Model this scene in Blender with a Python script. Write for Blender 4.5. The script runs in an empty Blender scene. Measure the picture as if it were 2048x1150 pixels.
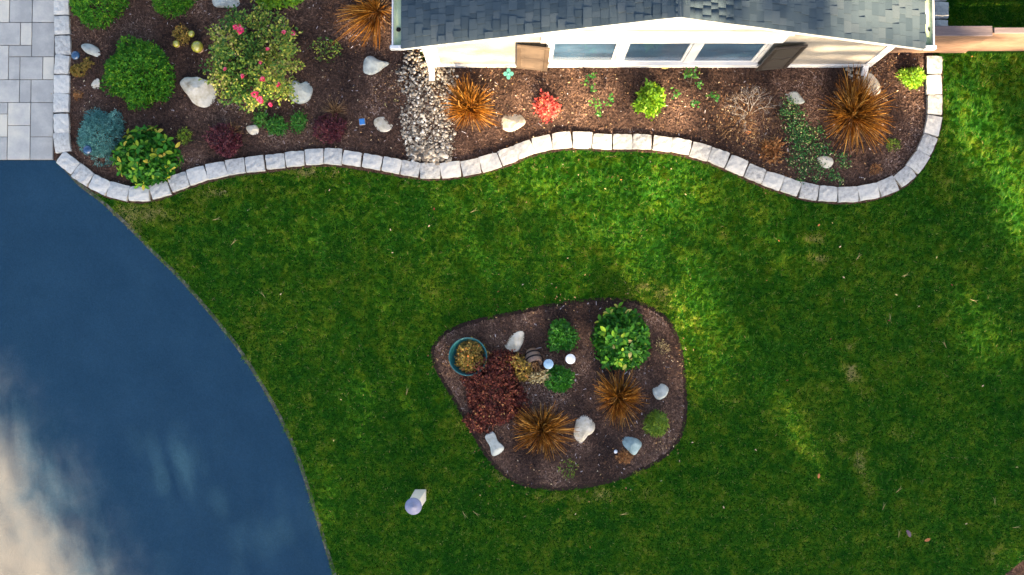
import bpy, bmesh, math, random
import numpy as np
from mathutils import Vector, noise
from mathutils.geometry import delaunay_2d_cdt

random.seed(7)
rng = np.random.default_rng(11)
S = bpy.context.scene
C = S.collection
R = math.radians

# ------------------------------------------------------------------ camera
F_PX, CX, CY, CAM_Z = 2760.0, 1024.0, 575.0, 24.0
TILT = math.atan(125.0 / F_PX)
cam = bpy.data.cameras.new('drone_camera')
cam.sensor_width = 36.0
cam.lens = 36.0 * F_PX / 2048.0
cam.clip_end = 500.0
camo = bpy.data.objects.new('drone_camera', cam)
camo.location = (0, 0, CAM_Z)
camo.rotation_euler = (TILT, 0, 0)
C.objects.link(camo)
S.camera = camo

# ------------------------------------------------------------------ sky, sun, exposure
SUN_EL = R(28.0)
SUN_H = (0.283, -0.959)                       # horizontal direction towards the sun
SX, SY, SZ = SUN_H[0] * math.cos(SUN_EL), SUN_H[1] * math.cos(SUN_EL), math.sin(SUN_EL)
W = bpy.data.worlds.new('World')
S.world = W
W.use_nodes = True
nt = W.node_tree
bg = nt.nodes['Background']
sky = nt.nodes.new('ShaderNodeTexSky')
sky.sky_type = 'NISHITA'
sky.sun_disc = False
sky.sun_elevation = SUN_EL
sky.sun_rotation = math.atan2(SUN_H[0], SUN_H[1])
sky.air_density = 1.0
sky.dust_density = 2.2
sky.ozone_density = 0.6
nt.links.new(sky.outputs[0], bg.inputs[0])
bg.inputs[1].default_value = 0.060
sun = bpy.data.lights.new('sun', 'SUN')
sun.energy = 5.0
sun.angle = R(0.55)
sun.color = (1.0, 0.78, 0.50)
suno = bpy.data.objects.new('sun', sun)
suno.rotation_euler = Vector((SX, SY, SZ)).to_track_quat('Z', 'Y').to_euler()
suno.location = (20 * SX, 20 * SY, 20 * SZ)
C.objects.link(suno)
S.view_settings.view_transform = 'Standard'
S.view_settings.look = 'None'
S.view_settings.gamma = 1.0
S.view_settings.use_curve_mapping = False
S.view_settings.exposure = 3.22

# ------------------------------------------------------------------ helpers
ct, st = math.cos(TILT), math.sin(TILT)


def at(px, py, z=0.0):
    """ground (or height z) point seen at a place of the photograph"""
    a, b = (px - CX) / F_PX, -(py - CY) / F_PX
    dx, dy, dz = a, b * ct + st, b * st - ct
    t = (z - CAM_Z) / dz
    return (dx * t, dy * t, z)


def proj(x, y, z):
    zz = z - CAM_Z
    yc = y * ct + zz * st
    zc = -y * st + zz * ct
    return CX + F_PX * x / -zc, CY - F_PX * yc / -zc


PXM = F_PX / CAM_Z   # photo pixels per metre on the ground


def tag(o, label=None, cat=None, group=None, kind=None):
    if label: o['label'] = label
    if cat: o['category'] = cat
    if group: o['group'] = group
    if kind: o['kind'] = kind
    return o


def empty(name, loc, label=None, cat=None, group=None, rz=0.0):
    o = bpy.data.objects.new(name, None)
    o.empty_display_size = 0.1
    o.location = loc
    o.rotation_euler = (0, 0, rz)
    C.objects.link(o)
    return tag(o, label, cat, group)


def link(name, me, parent=None, loc=(0, 0, 0), rz=0.0):
    o = bpy.data.objects.new(name, me)
    o.location = loc
    o.rotation_euler = (0, 0, rz)
    C.objects.link(o)
    if parent: o.parent = parent
    return o


def mesh_np(name, V, Fq, mat=None, smooth=False, tint=None):
    """V (n,3), Fq (m,k) equal sided faces, tint per face"""
    V = np.asarray(V, dtype=np.float32); Fq = np.asarray(Fq, dtype=np.int32)
    me = bpy.data.meshes.new(name)
    m, k = Fq.shape
    me.vertices.add(len(V)); me.vertices.foreach_set('co', V.ravel())
    me.loops.add(m * k); me.loops.foreach_set('vertex_index', Fq.ravel())
    me.polygons.add(m)
    me.polygons.foreach_set('loop_start', np.arange(0, m * k, k, dtype=np.int32))
    me.polygons.foreach_set('loop_total', np.full(m, k, dtype=np.int32))
    if smooth: me.polygons.foreach_set('use_smooth', np.ones(m, dtype=bool))
    me.update(calc_edges=True)
    if tint is not None:
        at_ = me.attributes.new('tint', 'FLOAT', 'FACE')
        at_.data.foreach_set('value', np.asarray(tint, dtype=np.float32))
    if mat: me.materials.append(mat)
    return me


def mesh_bm(name, bm, mat=None, smooth=False):
    bmesh.ops.recalc_face_normals(bm, faces=bm.faces)
    me = bpy.data.meshes.new(name)
    if smooth:
        for f in bm.faces: f.smooth = True
    bm.to_mesh(me); bm.free()
    if mat: me.materials.append(mat)
    return me


def add_box(bm, x0, x1, y0, y1, z0, z1, bevel=0.0):
    vs = [bm.verts.new(p) for p in ((x0, y0, z0), (x1, y0, z0), (x1, y1, z0), (x0, y1, z0),
                                    (x0, y0, z1), (x1, y0, z1), (x1, y1, z1), (x0, y1, z1))]
    fs = [bm.faces.new([vs[i] for i in q]) for q in ((3, 2, 1, 0), (4, 5, 6, 7), (0, 1, 5, 4), (1, 2, 6, 5), (2, 3, 7, 6), (3, 0, 4, 7))]
    if bevel:
        es = {e for f in fs for e in f.edges}
        bmesh.ops.bevel(bm, geom=list(es), offset=bevel, segments=1, affect='EDGES')
    return vs


def box(name, b, mat, parent=None, bevel=0.0, loc=(0, 0, 0)):
    bm = bmesh.new(); add_box(bm, *b, bevel=bevel)
    return link(name, mesh_bm(name, bm, mat), parent, loc)


def add_prism(bm, prof, axis, a, b):
    """profile of 2d points extruded along an axis (profile plane: x-z for axis y)"""
    def P(p, t):
        return {'y': (p[0], t, p[1]), 'x': (t, p[0], p[1]), 'z': (p[0], p[1], t)}[axis]
    A = [bm.verts.new(P(p, a)) for p in prof]; B = [bm.verts.new(P(p, b)) for p in prof]
    n = len(prof)
    bm.faces.new(A); bm.faces.new(B[::-1])
    for i in range(n):
        bm.faces.new((A[i], A[(i + 1) % n], B[(i + 1) % n], B[i]))


def add_lathe(bm, prof, seg=24, M=None):
    rings = []
    for r, z in prof:
        if r < 1e-5:
            rings.append([bm.verts.new((0, 0, z))])
        else:
            rings.append([bm.verts.new((r * math.cos(2 * math.pi * i / seg), r * math.sin(2 * math.pi * i / seg), z)) for i in range(seg)])
    for a, b in zip(rings, rings[1:]):
        for i in range(seg):
            j = (i + 1) % seg
            if len(a) == 1 and len(b) == 1: continue
            if len(a) == 1: bm.faces.new((a[0], b[i], b[j]))
            elif len(b) == 1: bm.faces.new((a[i], a[j], b[0]))
            else: bm.faces.new((a[i], a[j], b[j], b[i]))


def lathe(name, prof, mat, parent=None, seg=24, loc=(0, 0, 0), rot=(0, 0, 0)):
    bm = bmesh.new(); add_lathe(bm, prof, seg)
    o = link(name, mesh_bm(name, bm, mat, True), parent, loc)
    o.rotation_euler = rot
    return o


def inside(poly, X, Y):
    poly = np.asarray(poly, float); r = np.zeros(X.shape, bool)
    j = len(poly) - 1
    for i in range(len(poly)):
        xi, yi = poly[i][:2]; xj, yj = poly[j][:2]
        c = ((yi > Y) != (yj > Y)) & (X < (xj - xi) * (Y - yi) / (yj - yi + 1e-12) + xi)
        r ^= c; j = i
    return r


def smooth_poly(pts, n=6, closed=True):
    """Catmull-Rom through the points"""
    out = []; N = len(pts)
    rngi = range(N if closed else N - 1)
    for i in rngi:
        g = lambda k: np.array(pts[k % N] if closed else pts[min(max(k, 0), N - 1)], float)
        p0, p1, p2, p3 = g(i - 1), g(i), g(i + 1), g(i + 2)
        for s in range(n):
            t = s / n
            out.append(tuple(0.5 * ((2 * p1) + (-p0 + p2) * t + (2 * p0 - 5 * p1 + 4 * p2 - p3) * t * t + (-p0 + 3 * p1 - 3 * p2 + p3) * t ** 3)))
    if not closed: out.append(tuple(pts[-1]))
    return out


def vnoise(x, y, scale, seed):
    g = np.random.default_rng(seed + 500).random((257, 257))
    u, v = x / scale + 100.37, y / scale + 100.71
    i, j = np.floor(u).astype(int), np.floor(v).astype(int)
    f, h = u - i, v - j
    f = f * f * (3 - 2 * f); h = h * h * (3 - 2 * h)
    i %= 256; j %= 256
    return (g[i, j] * (1 - f) + g[i + 1, j] * f) * (1 - h) + (g[i, j + 1] * (1 - f) + g[i + 1, j + 1] * f) * h


def norm(a):
    return a / (np.linalg.norm(a, axis=1, keepdims=True) + 1e-9)


# ------------------------------------------------------------------ materials
def new_mat(name):
    m = bpy.data.materials.new(name); m.use_nodes = True
    n = m.node_tree
    return m, n, n.nodes['Principled BSDF']


def ramp(n, stops):
    r = n.nodes.new('ShaderNodeValToRGB')
    els = r.color_ramp.elements
    while len(els) < len(stops): els.new(0.5)
    for e, (p, c) in zip(els, stops):
        e.position = p; e.color = (*c, 1)
    return r


def coord(n, world=False):
    if world:
        return n.nodes.new('ShaderNodeNewGeometry').outputs['Position']
    return n.nodes.new('ShaderNodeTexCoord').outputs['Object']


def noise_n(n, co, scale, detail=4, rough=0.6, dist=0.0):
    t = n.nodes.new('ShaderNodeTexNoise')
    t.inputs['Scale'].default_value = scale; t.inputs['Detail'].default_value = detail
    t.inputs['Roughness'].default_value = rough; t.inputs['Distortion'].default_value = dist
    n.links.new(co, t.inputs['Vector'])
    return t.outputs['Fac']


def math_n(n, op, a, b):
    m = n.nodes.new('ShaderNodeMath'); m.operation = op
    for i, v in enumerate((a, b)):
        if isinstance(v, (int, float)): m.inputs[i].default_value = v
        else: n.links.new(v, m.inputs[i])
    return m.outputs[0]


def mixc(n, fac, a, b, mode='MIX'):
    m = n.nodes.new('ShaderNodeMix'); m.data_type = 'RGBA'; m.blend_type = mode
    for s, v in ((m.inputs['Factor'], fac), (m.inputs['A'], a), (m.inputs['B'], b)):
        if isinstance(v, (int, float)): s.default_value = v
        elif isinstance(v, tuple): s.default_value = (*v, 1)
        else: n.links.new(v, s)
    return m.outputs['Result']


def bump(n, bsdf, h, strength, dist=0.01):
    b = n.nodes.new('ShaderNodeBump'); b.inputs['Strength'].default_value = strength; b.inputs['Distance'].default_value = dist
    n.links.new(h, b.inputs['Height']); n.links.new(b.outputs[0], bsdf.inputs['Normal'])


def surf_mat(name, stops, scale, rough=0.85, bstr=0.4, bscale=None, bdist=0.01, world=False, rnd=0.0, detail=5, spec=0.3):
    """mottled solid: noise into a colour ramp, optional shift per object"""
    m, n, p = new_mat(name)
    co = coord(n, world)
    f = noise_n(n, co, scale, detail, 0.65)
    if rnd:
        oi = n.nodes.new('ShaderNodeObjectInfo')
        f = math_n(n, 'ADD', f, math_n(n, 'MULTIPLY', math_n(n, 'SUBTRACT', oi.outputs['Random'], 0.5), rnd))
    r = ramp(n, stops); n.links.new(f, r.inputs[0])
    n.links.new(r.outputs[0], p.inputs['Base Color'])
    p.inputs['Roughness'].default_value = rough
    p.inputs['Specular IOR Level'].default_value = spec
    bump(n, p, noise_n(n, co, bscale or scale * 4, 6, 0.7), bstr, bdist)
    return m


def leaf_mat(name, stops, rough=0.5, trans=0.25, src='tint', spec=0.35, lump=0.0):
    m, n, p = new_mat(name)
    if src == 'tint':
        a = n.nodes.new('ShaderNodeAttribute'); a.attribute_name = 'tint'; f = a.outputs['Fac']
    else:
        f = n.nodes.new('ShaderNodeObjectInfo').outputs['Random']
    if lump:
        f = math_n(n, 'ADD', f, math_n(n, 'MULTIPLY', math_n(n, 'SUBTRACT', noise_n(n, coord(n, True), 13.0, 3), 0.5), lump))
    r = ramp(n, stops); n.links.new(f, r.inputs[0])
    n.links.new(r.outputs[0], p.inputs['Base Color'])
    p.inputs['Roughness'].default_value = rough
    p.inputs['Specular IOR Level'].default_value = spec
    if trans:
        t = n.nodes.new('ShaderNodeBsdfTranslucent'); n.links.new(r.outputs[0], t.inputs[0])
        mx = n.nodes.new('ShaderNodeMixShader'); mx.inputs[0].default_value = trans
        n.links.new(p.outputs[0], mx.inputs[1]); n.links.new(t.outputs[0], mx.inputs[2])
        n.links.new(mx.outputs[0], n.nodes['Material Output'].inputs[0])
    return m


def plain(name, col, rough=0.5, spec=0.4, metal=0.0, mott=0.12, scale=12):
    m, n, p = new_mat(name)
    f = noise_n(n, coord(n), scale, 4)
    r = ramp(n, [(0.3, tuple(c * (1 - mott) for c in col)), (0.7, tuple(min(1, c * (1 + mott)) for c in col))])
    n.links.new(f, r.inputs[0]); n.links.new(r.outputs[0], p.inputs['Base Color'])
    p.inputs['Roughness'].default_value = rough; p.inputs['Specular IOR Level'].default_value = spec
    p.inputs['Metallic'].default_value = metal
    return m


M = {}
# lawn soil and grass
def grass_material():
    m, n, p = new_mat('grass_blades')
    co = coord(n, True)
    a = n.nodes.new('ShaderNodeAttribute'); a.attribute_name = 'tint'
    big = noise_n(n, co, 0.55, 4, 0.6)
    mid = noise_n(n, co, 3.2, 4, 0.65)
    f = math_n(n, 'ADD', math_n(n, 'MULTIPLY', a.outputs['Fac'], 0.34), math_n(n, 'ADD', math_n(n, 'MULTIPLY', big, 0.45), math_n(n, 'MULTIPLY', mid, 0.55)))
    r = ramp(n, [(0.36, (0.005, 0.064, 0.001)), (0.56, (0.019, 0.116, 0.0015)), (0.71, (0.070, 0.162, 0.002)), (0.86, (0.16, 0.195, 0.009)), (1.0, (0.32, 0.27, 0.10))])
    n.links.new(f, r.inputs[0])
    n.links.new(r.outputs[0], p.inputs['Base Color'])
    p.inputs['Roughness'].default_value = 0.6; p.inputs['Specular IOR Level'].default_value = 0.15
    t = n.nodes.new('ShaderNodeBsdfTranslucent'); n.links.new(r.outputs[0], t.inputs[0])
    mx = n.nodes.new('ShaderNodeMixShader'); mx.inputs[0].default_value = 0.3
    n.links.new(p.outputs[0], mx.inputs[1]); n.links.new(t.outputs[0], mx.inputs[2])
    n.links.new(mx.outputs[0], n.nodes['Material Output'].inputs[0])
    return m


M['grass'] = grass_material()
M['lawn_soil'] = surf_mat('lawn_thatch', [(0.35, (0.004, 0.030, 0.001)), (0.6, (0.010, 0.048, 0.002)), (0.8, (0.030, 0.055, 0.006))], 2.5, 0.95, 0.6, 60, 0.02, True, spec=0.1)
M['edge_shade'] = surf_mat('painted_edge_shade', [(0.3, (0.010, 0.006, 0.005)), (0.7, (0.034, 0.020, 0.016))], 30, 0.95, 0.8, 60, .02, True, spec=.1)  # shade of the island bed's rim, painted as a dark soil tone
M['edge_grit'] = surf_mat('sandy_edge_grit', [(0.3, (0.03, 0.03, 0.022)), (0.55, (0.085, 0.08, 0.06)), (0.8, (0.24, 0.22, 0.18))], 18, 0.95, 0.5, 60, .01, True, spec=.1)
M['mulch'] = surf_mat('shredded_bark_mulch', [(0.3, (0.022, 0.012, 0.009)), (0.5, (0.074, 0.040, 0.027)), (0.68, (0.155, 0.090, 0.062)), (0.85, (0.26, 0.17, 0.125))], 28, 0.95, 1.0, 70, 0.03, True, detail=8, spec=0.15)
M['chips'] = leaf_mat('bark_chips', [(0.0, (0.018, 0.010, 0.008)), (0.5, (0.088, 0.049, 0.034)), (0.85, (0.20, 0.118, 0.078)), (0.97, (0.26, 0.19, 0.165)), (1.0, (0.40, 0.34, 0.33))], 0.85, 0.0, spec=0.2)


def asphalt():
    m, n, p = new_mat('sealed_asphalt')
    co = coord(n, True)
    f = noise_n(n, co, 34, 8, 0.85)
    g = noise_n(n, co, 1.3, 5, 0.6)
    c1 = ramp(n, [(0.36, (0.004, 0.024, 0.048)), (0.64, (0.013, 0.045, 0.080))]); n.links.new(math_n(n, 'ADD', math_n(n, 'MULTIPLY', f, 0.7), math_n(n, 'MULTIPLY', g, 0.3)), c1.inputs[0])
    # sunlight painted into the base: paler asphalt at the lower left of the drive
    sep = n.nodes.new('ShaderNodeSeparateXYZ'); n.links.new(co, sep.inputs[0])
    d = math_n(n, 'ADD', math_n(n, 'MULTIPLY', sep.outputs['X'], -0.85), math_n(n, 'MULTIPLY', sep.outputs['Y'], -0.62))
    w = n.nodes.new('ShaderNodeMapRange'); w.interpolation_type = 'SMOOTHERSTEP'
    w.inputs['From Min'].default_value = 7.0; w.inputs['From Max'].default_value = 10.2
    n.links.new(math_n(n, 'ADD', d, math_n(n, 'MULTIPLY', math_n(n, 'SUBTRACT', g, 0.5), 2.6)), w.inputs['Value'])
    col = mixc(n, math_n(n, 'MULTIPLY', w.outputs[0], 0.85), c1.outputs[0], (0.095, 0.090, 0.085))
    n.links.new(col, p.inputs['Base Color'])
    p.inputs['Roughness'].default_value = 0.75
    p.inputs['Specular IOR Level'].default_value = 0.12
    bump(n, p, f, 0.8, 0.012)
    return m


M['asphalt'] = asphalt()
M['paver'] = surf_mat('concrete_paver', [(0.25, (0.26, 0.255, 0.24)), (0.5, (0.35, 0.335, 0.305)), (0.75, (0.46, 0.42, 0.345))], 3.0, 0.85, 0.3, 40, 0.006, True, rnd=0.5, spec=0.25)
M['joint'] = surf_mat('joint_sand', [(0.3, (0.06, 0.06, 0.07)), (0.7, (0.12, 0.12, 0.13))], 40, 0.95, 0.3, spec=0.1)
M['block'] = surf_mat('split_granite', [(0.22, (0.20, 0.19, 0.18)), (0.38, (0.34, 0.33, 0.305)), (0.6, (0.445, 0.428, 0.392)), (0.85, (0.52, 0.485, 0.425))], 7.0, 0.8, 0.55, 26, 0.012, False, rnd=0.25, detail=8)
M['rock'] = surf_mat('fieldstone_pale', [(0.28, (0.20, 0.155, 0.095)), (0.42, (0.40, 0.35, 0.26)), (0.58, (0.54, 0.49, 0.40)), (0.85, (0.62, 0.56, 0.46))], 4.5, 0.85, 0.6, 24, 0.015, detail=8)
M['rock_grey'] = surf_mat('fieldstone_grey', [(0.25, (0.17, 0.17, 0.15)), (0.5, (0.36, 0.37, 0.33)), (0.8, (0.52, 0.53, 0.48))], 4.5, 0.8, 0.6, 24, 0.015, detail=8)
M['rock_green'] = surf_mat('fieldstone_greenish', [(0.25, (0.11, 0.16, 0.16)), (0.5, (0.22, 0.29, 0.28)), (0.8, (0.40, 0.47, 0.46))], 4.5, 0.75, 0.6, 24, 0.015, detail=8)
M['pebble'] = leaf_mat('river_pebbles', [(0.0, (0.055, 0.043, 0.034)), (0.35, (0.16, 0.128, 0.095)), (0.65, (0.31, 0.26, 0.195)), (0.9, (0.50, 0.44, 0.35)), (1.0, (0.64, 0.60, 0.54))], 0.6, 0.0, spec=0.4)

# house
M['stucco'] = surf_mat('cream_stucco', [(0.3, (0.205, 0.185, 0.158)), (0.7, (0.24, 0.218, 0.19))], 6, 0.9, 0.8, 42, 0.02, spec=0.15)
M['white'] = plain('white_trim_paint', (0.50, 0.49, 0.48), 0.5, 0.35, mott=0.05)
M['shutter'] = plain('brown_shutter_paint', (0.066, 0.046, 0.032), 0.6, 0.2)
M['gutter_in'] = surf_mat('gutter_inside_algae', [(0.3, (0.20, 0.26, 0.14)), (0.6, (0.42, 0.50, 0.32)), (0.85, (0.12, 0.10, 0.06))], 3.0, 0.7, 0.2)
M['blind'] = surf_mat('window_blind', [(0.3, (0.022, 0.062, 0.115)), (0.7, (0.036, 0.080, 0.135))], 3, 0.5, 0.1)
M['dark'] = plain('dark_opening', (0.01, 0.01, 0.012), 0.8, 0.1)


def shingle_mat():
    m, n, p = new_mat('asphalt_shingle')
    co = coord(n, True)
    oi = n.nodes.new('ShaderNodeObjectInfo')
    r = ramp(n, [(0.0, (0.028, 0.043, 0.055)), (0.3, (0.037, 0.054, 0.067)), (0.7, (0.046, 0.064, 0.076)), (1.0, (0.058, 0.074, 0.084))])
    n.links.new(oi.outputs['Random'], r.inputs[0])
    f = noise_n(n, co, 90, 4, 0.7)
    col = mixc(n, 0.5, r.outputs[0], mixc(n, f, (0.35, 0.35, 0.35), (1.4, 1.4, 1.4)), 'MULTIPLY')
    n.links.new(col, p.inputs['Base Color']); p.inputs['Roughness'].default_value = 0.9; p.inputs['Specular IOR Level'].default_value = 0.2
    bump(n, p, f, 0.5, 0.004)
    return m


M['shingle'] = shingle_mat()


def glass_mat():
    m, n, p = new_mat('window_glass')
    for x in list(n.nodes):
        if x.type == 'BSDF_PRINCIPLED': n.nodes.remove(x)
    t = n.nodes.new('ShaderNodeBsdfTransparent'); g = n.nodes.new('ShaderNodeBsdfGlossy'); g.inputs['Roughness'].default_value = 0.05
    mx = n.nodes.new('ShaderNodeMixShader'); mx.inputs[0].default_value = 0.10
    n.links.new(t.outputs[0], mx.inputs[1]); n.links.new(g.outputs[0], mx.inputs[2])
    n.links.new(mx.outputs[0], n.nodes['Material Output'].inputs[0])
    return m


M['glass'] = glass_mat()


def wood_mat(name, c0, c1, rot=0):
    m, n, p = new_mat(name)
    mp = n.nodes.new('ShaderNodeMapping'); n.links.new(coord(n), mp.inputs[0])
    mp.inputs['Scale'].default_value = (1.2, 14, 14)
    f = noise_n(n, mp.outputs[0], 3.0, 6, 0.7, 0.6)
    r = ramp(n, [(0.3, c0), (0.7, c1)]); n.links.new(f, r.inputs[0]); n.links.new(r.outputs[0], p.inputs['Base Color'])
    p.inputs['Roughness'].default_value = 0.8; p.inputs['Specular IOR Level'].default_value = 0.2
    bump(n, p, f, 0.4, 0.006)
    return m


M['fence'] = wood_mat('cedar_plank', (0.085, 0.05, 0.034), (0.15, 0.092, 0.062))
M['fence_top'] = wood_mat('weathered_cap_rail', (0.075, 0.058, 0.060), (0.13, 0.10, 0.10))

# plants
G = leaf_mat
M['yew'] = G('yew_foliage', [(0.0, (0.010, 0.065, 0.006)), (0.4, (0.030, 0.150, 0.008)), (0.75, (0.090, 0.240, 0.010)), (1.0, (0.20, 0.33, 0.015))], 0.6, lump=0.9, spec=.2)
M['darkgreen'] = G('deep_green_foliage', [(0.0, (0.007, 0.06, 0.005)), (0.5, (0.025, 0.165, 0.008)), (1.0, (0.09, 0.28, 0.014))], lump=0.4)
M['spruce'] = G('blue_spruce_needles', [(0.0, (0.016, 0.075, 0.07)), (0.5, (0.065, 0.21, 0.185)), (1.0, (0.22, 0.44, 0.38))], 0.6, 0.15, lump=0.4)
M['rhodo'] = G('rhododendron_leaf', [(0.0, (0.012, 0.085, 0.006)), (0.4, (0.03, 0.16, 0.008)), (0.72, (0.09, 0.23, 0.010)), (0.88, (0.26, 0.30, 0.015)), (1.0, (0.55, 0.36, 0.05))], 0.55, 0.2, 'rand', 0.22)
M['rhodo_dark'] = G('rhododendron_leaf_dark', [(0.0, (0.010, 0.075, 0.005)), (0.45, (0.028, 0.15, 0.007)), (0.8, (0.095, 0.25, 0.010)), (0.95, (0.24, 0.33, 0.02)), (1.0, (0.45, 0.36, 0.12))], 0.55, 0.2, 'rand', 0.22)
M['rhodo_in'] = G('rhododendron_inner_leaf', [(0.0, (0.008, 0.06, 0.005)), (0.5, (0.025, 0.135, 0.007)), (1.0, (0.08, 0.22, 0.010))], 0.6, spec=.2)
M['rust'] = G('rust_brown_foliage', [(0.0, (0.09, 0.030, 0.010)), (0.5, (0.27, 0.11, 0.03)), (1.0, (0.46, 0.25, 0.10))], 0.7, 0.1)
M['creeper'] = G('creeper_leaf', [(0.0, (0.006, 0.05, 0.010)), (0.45, (0.02, 0.13, 0.02)), (0.75, (0.07, 0.23, 0.04)), (0.9, (0.30, 0.32, 0.10)), (1.0, (0.5, 0.42, 0.24))], lump=.5)
M['lime'] = G('lime_leaves', [(0.0, (0.06, 0.19, 0.010)), (0.5, (0.16, 0.33, 0.012)), (1.0, (0.33, 0.45, 0.02))])
M['green'] = G('fresh_green_leaves', [(0.0, (0.015, 0.10, 0.010)), (0.5, (0.04, 0.19, 0.02)), (1.0, (0.14, 0.28, 0.03))])
M['rose_leaf'] = G('rose_leaves', [(0.0, (0.018, 0.07, 0.012)), (0.35, (0.06, 0.15, 0.025)), (0.65, (0.17, 0.24, 0.03)), (0.88, (0.34, 0.33, 0.045)), (1.0, (0.44, 0.40, 0.13))], 0.6, lump=0.6, spec=.2)
M['pink'] = G('rose_petals', [(0.0, (0.55, 0.015, 0.06)), (0.6, (0.75, 0.04, 0.14)), (1.0, (0.85, 0.28, 0.32))])
M['red'] = G('red_azalea_leaves', [(0.0, (0.30, 0.015, 0.02)), (0.5, (0.52, 0.075, 0.06)), (0.85, (0.66, 0.20, 0.13)), (1.0, (0.75, 0.32, 0.05))])
M['burgundy'] = G('burgundy_leaves', [(0.0, (0.024, 0.006, 0.007)), (0.4, (0.080, 0.017, 0.014)), (0.7, (0.19, 0.048, 0.030)), (0.9, (0.40, 0.15, 0.075)), (1.0, (0.40, 0.29, 0.10))], 0.6, lump=0.7, spec=.2)
M['barberry'] = G('barberry_leaves', [(0.0, (0.03, 0.006, 0.012)), (0.6, (0.10, 0.016, 0.024)), (1.0, (0.20, 0.06, 0.06))])
M['straw'] = G('dry_grass_stems', [(0.0, (0.07, 0.024, 0.005)), (0.35, (0.23, 0.080, 0.008)), (0.7, (0.42, 0.165, 0.014)), (1.0, (0.66, 0.36, 0.09))], 0.6, 0.15, spec=.2)
M['brown'] = G('dry_brown_leaves', [(0.0, (0.08, 0.036, 0.012)), (0.5, (0.24, 0.12, 0.045)), (1.0, (0.46, 0.29, 0.14))], 0.7, 0.1)
M['gold'] = G('golden_leaves', [(0.0, (0.10, 0.085, 0.010)), (0.5, (0.24, 0.16, 0.025)), (0.85, (0.36, 0.22, 0.05)), (1.0, (0.42, 0.11, 0.03))], 0.6, 0.2)
M['olive'] = G('olive_leaves', [(0.0, (0.03, 0.085, 0.006)), (0.5, (0.10, 0.19, 0.010)), (1.0, (0.27, 0.33, 0.02))], lump=.6)
M['cream'] = G('dried_flower_heads', [(0.0, (0.30, 0.21, 0.07)), (1.0, (0.62, 0.50, 0.25))], 0.7, 0.15)
M['bark'] = surf_mat('shrub_bark', [(0.3, (0.05, 0.035, 0.025)), (0.7, (0.13, 0.10, 0.075))], 20, 0.9, 0.6)
M['grey_bark'] = surf_mat('silvery_bark', [(0.3, (0.18, 0.15, 0.13)), (0.7, (0.36, 0.32, 0.28))], 20, 0.85, 0.4)
M['tree_leaf'] = G('tree_needles', [(0.0, (0.012, 0.045, 0.010)), (1.0, (0.05, 0.10, 0.02))])
M['teal'] = plain('teal_glazed_plastic', (0.010, 0.085, 0.09), 0.45, 0.4)
M['pot'] = plain('brown_barrel_pot', (0.13, 0.085, 0.065), 0.6, 0.4)
M['white_plastic'] = plain('white_plastic', (0.66, 0.66, 0.68), 0.35, 0.5)
M['lens'] = plain('pale_blue_lens', (0.20, 0.31, 0.42), 0.3, 0.6)
M['cap'] = plain('pale_lavender_metal', (0.20, 0.20, 0.28), 0.5, 0.3)
M['post'] = plain('off_white_post_paint', (0.72, 0.66, 0.57), 0.6, 0.3)
M['solar'] = plain('dark_blue_solar', (0.012, 0.045, 0.10), 0.12, 0.8, mott=0.2)
M['solar_blue'] = plain('blue_solar_panel', (0.03, 0.14, 0.36), 0.2, 0.6)
M['turq'] = plain('turquoise_enamel', (0.09, 0.33, 0.26), 0.4, 0.5)
M['ball'] = plain('gold_green_globe', (0.30, 0.27, 0.035), 0.18, 0.9, mott=0.3, scale=18)
M['copper'] = plain('copper_rim', (0.48, 0.30, 0.20), 0.4, 0.5)
M['metal'] = plain('grey_stake_metal', (0.2, 0.2, 0.21), 0.4, 0.5)

# ------------------------------------------------------------------ outlines of the ground areas (photo places -> metres)
drive_px = [(112, 321), (128, 337), (160, 372), (200, 402), (225, 425), (262, 460), (310, 510), (350, 548), (392, 595), (430, 640), (470, 690), (510, 750),
            (545, 810), (573, 865), (594, 915), (614, 975), (634, 1040), (652, 1100), (668, 1152), (690, 1240), (715, 1400), (730, 1700)]
drive = [at(*p)[:2] for p in smooth_poly(drive_px, 4, False)]
drive_poly = drive + [(-16.0, drive[-1][1]), (-16.0, at(0, 321)[1])]
oval_px = [(863, 700), (880, 672), (905, 655), (960, 637), (1040, 621), (1110, 606), (1190, 597), (1250, 597), (1295, 610), (1330, 632), (1350, 660), (1364, 700),
           (1371, 760), (1374, 815), (1366, 865), (1345, 900), (1310, 928), (1260, 952), (1200, 970), (1130, 980), (1080, 978), (1030, 965), (990, 935), (960, 895),
           (935, 850), (905, 800), (880, 755), (867, 730)]
oval = [at(*p)[:2] for p in smooth_poly(oval_px, 4)]
BH = 0.115
edge_px = [(122, 11), (123, 50), (125, 90), (123, 129), (122, 168), (121, 206), (122, 246), (123, 284), (135, 325), (165, 349), (198, 369), (236, 382), (278, 386.5), (319, 379),
           (356, 363), (393, 349.5), (432, 339.5), (470, 332), (509.5, 327), (549.6, 322), (588.7, 317), (628, 312.5), (666, 312), (704, 316), (743.5, 322.6), (782.7, 329.7), (820, 336.5),
           (859.5, 341), (901, 338.5), (941, 333), (980, 323.5), (1016, 311), (1048.5, 298), (1084, 287), (1124, 280), (1165, 279), (1205.5, 282), (1245.6, 282.5), (1284.7, 282.5),
           (1325, 286), (1363, 291.5), (1401.7, 301.6), (1438, 314), (1475, 330), (1512, 346.5), (1547, 360.5), (1582.5, 372), (1619, 382), (1657, 386.6), (1697, 388), (1737.7, 383),
           (1776, 372), (1811, 352), (1836.7, 322), (1855.4, 288), (1867.5, 249.7), (1870.5, 208.5), (1869, 169), (1870, 129)]
edge = [at(px, py, BH)[:2] for px, py in edge_px]
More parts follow.
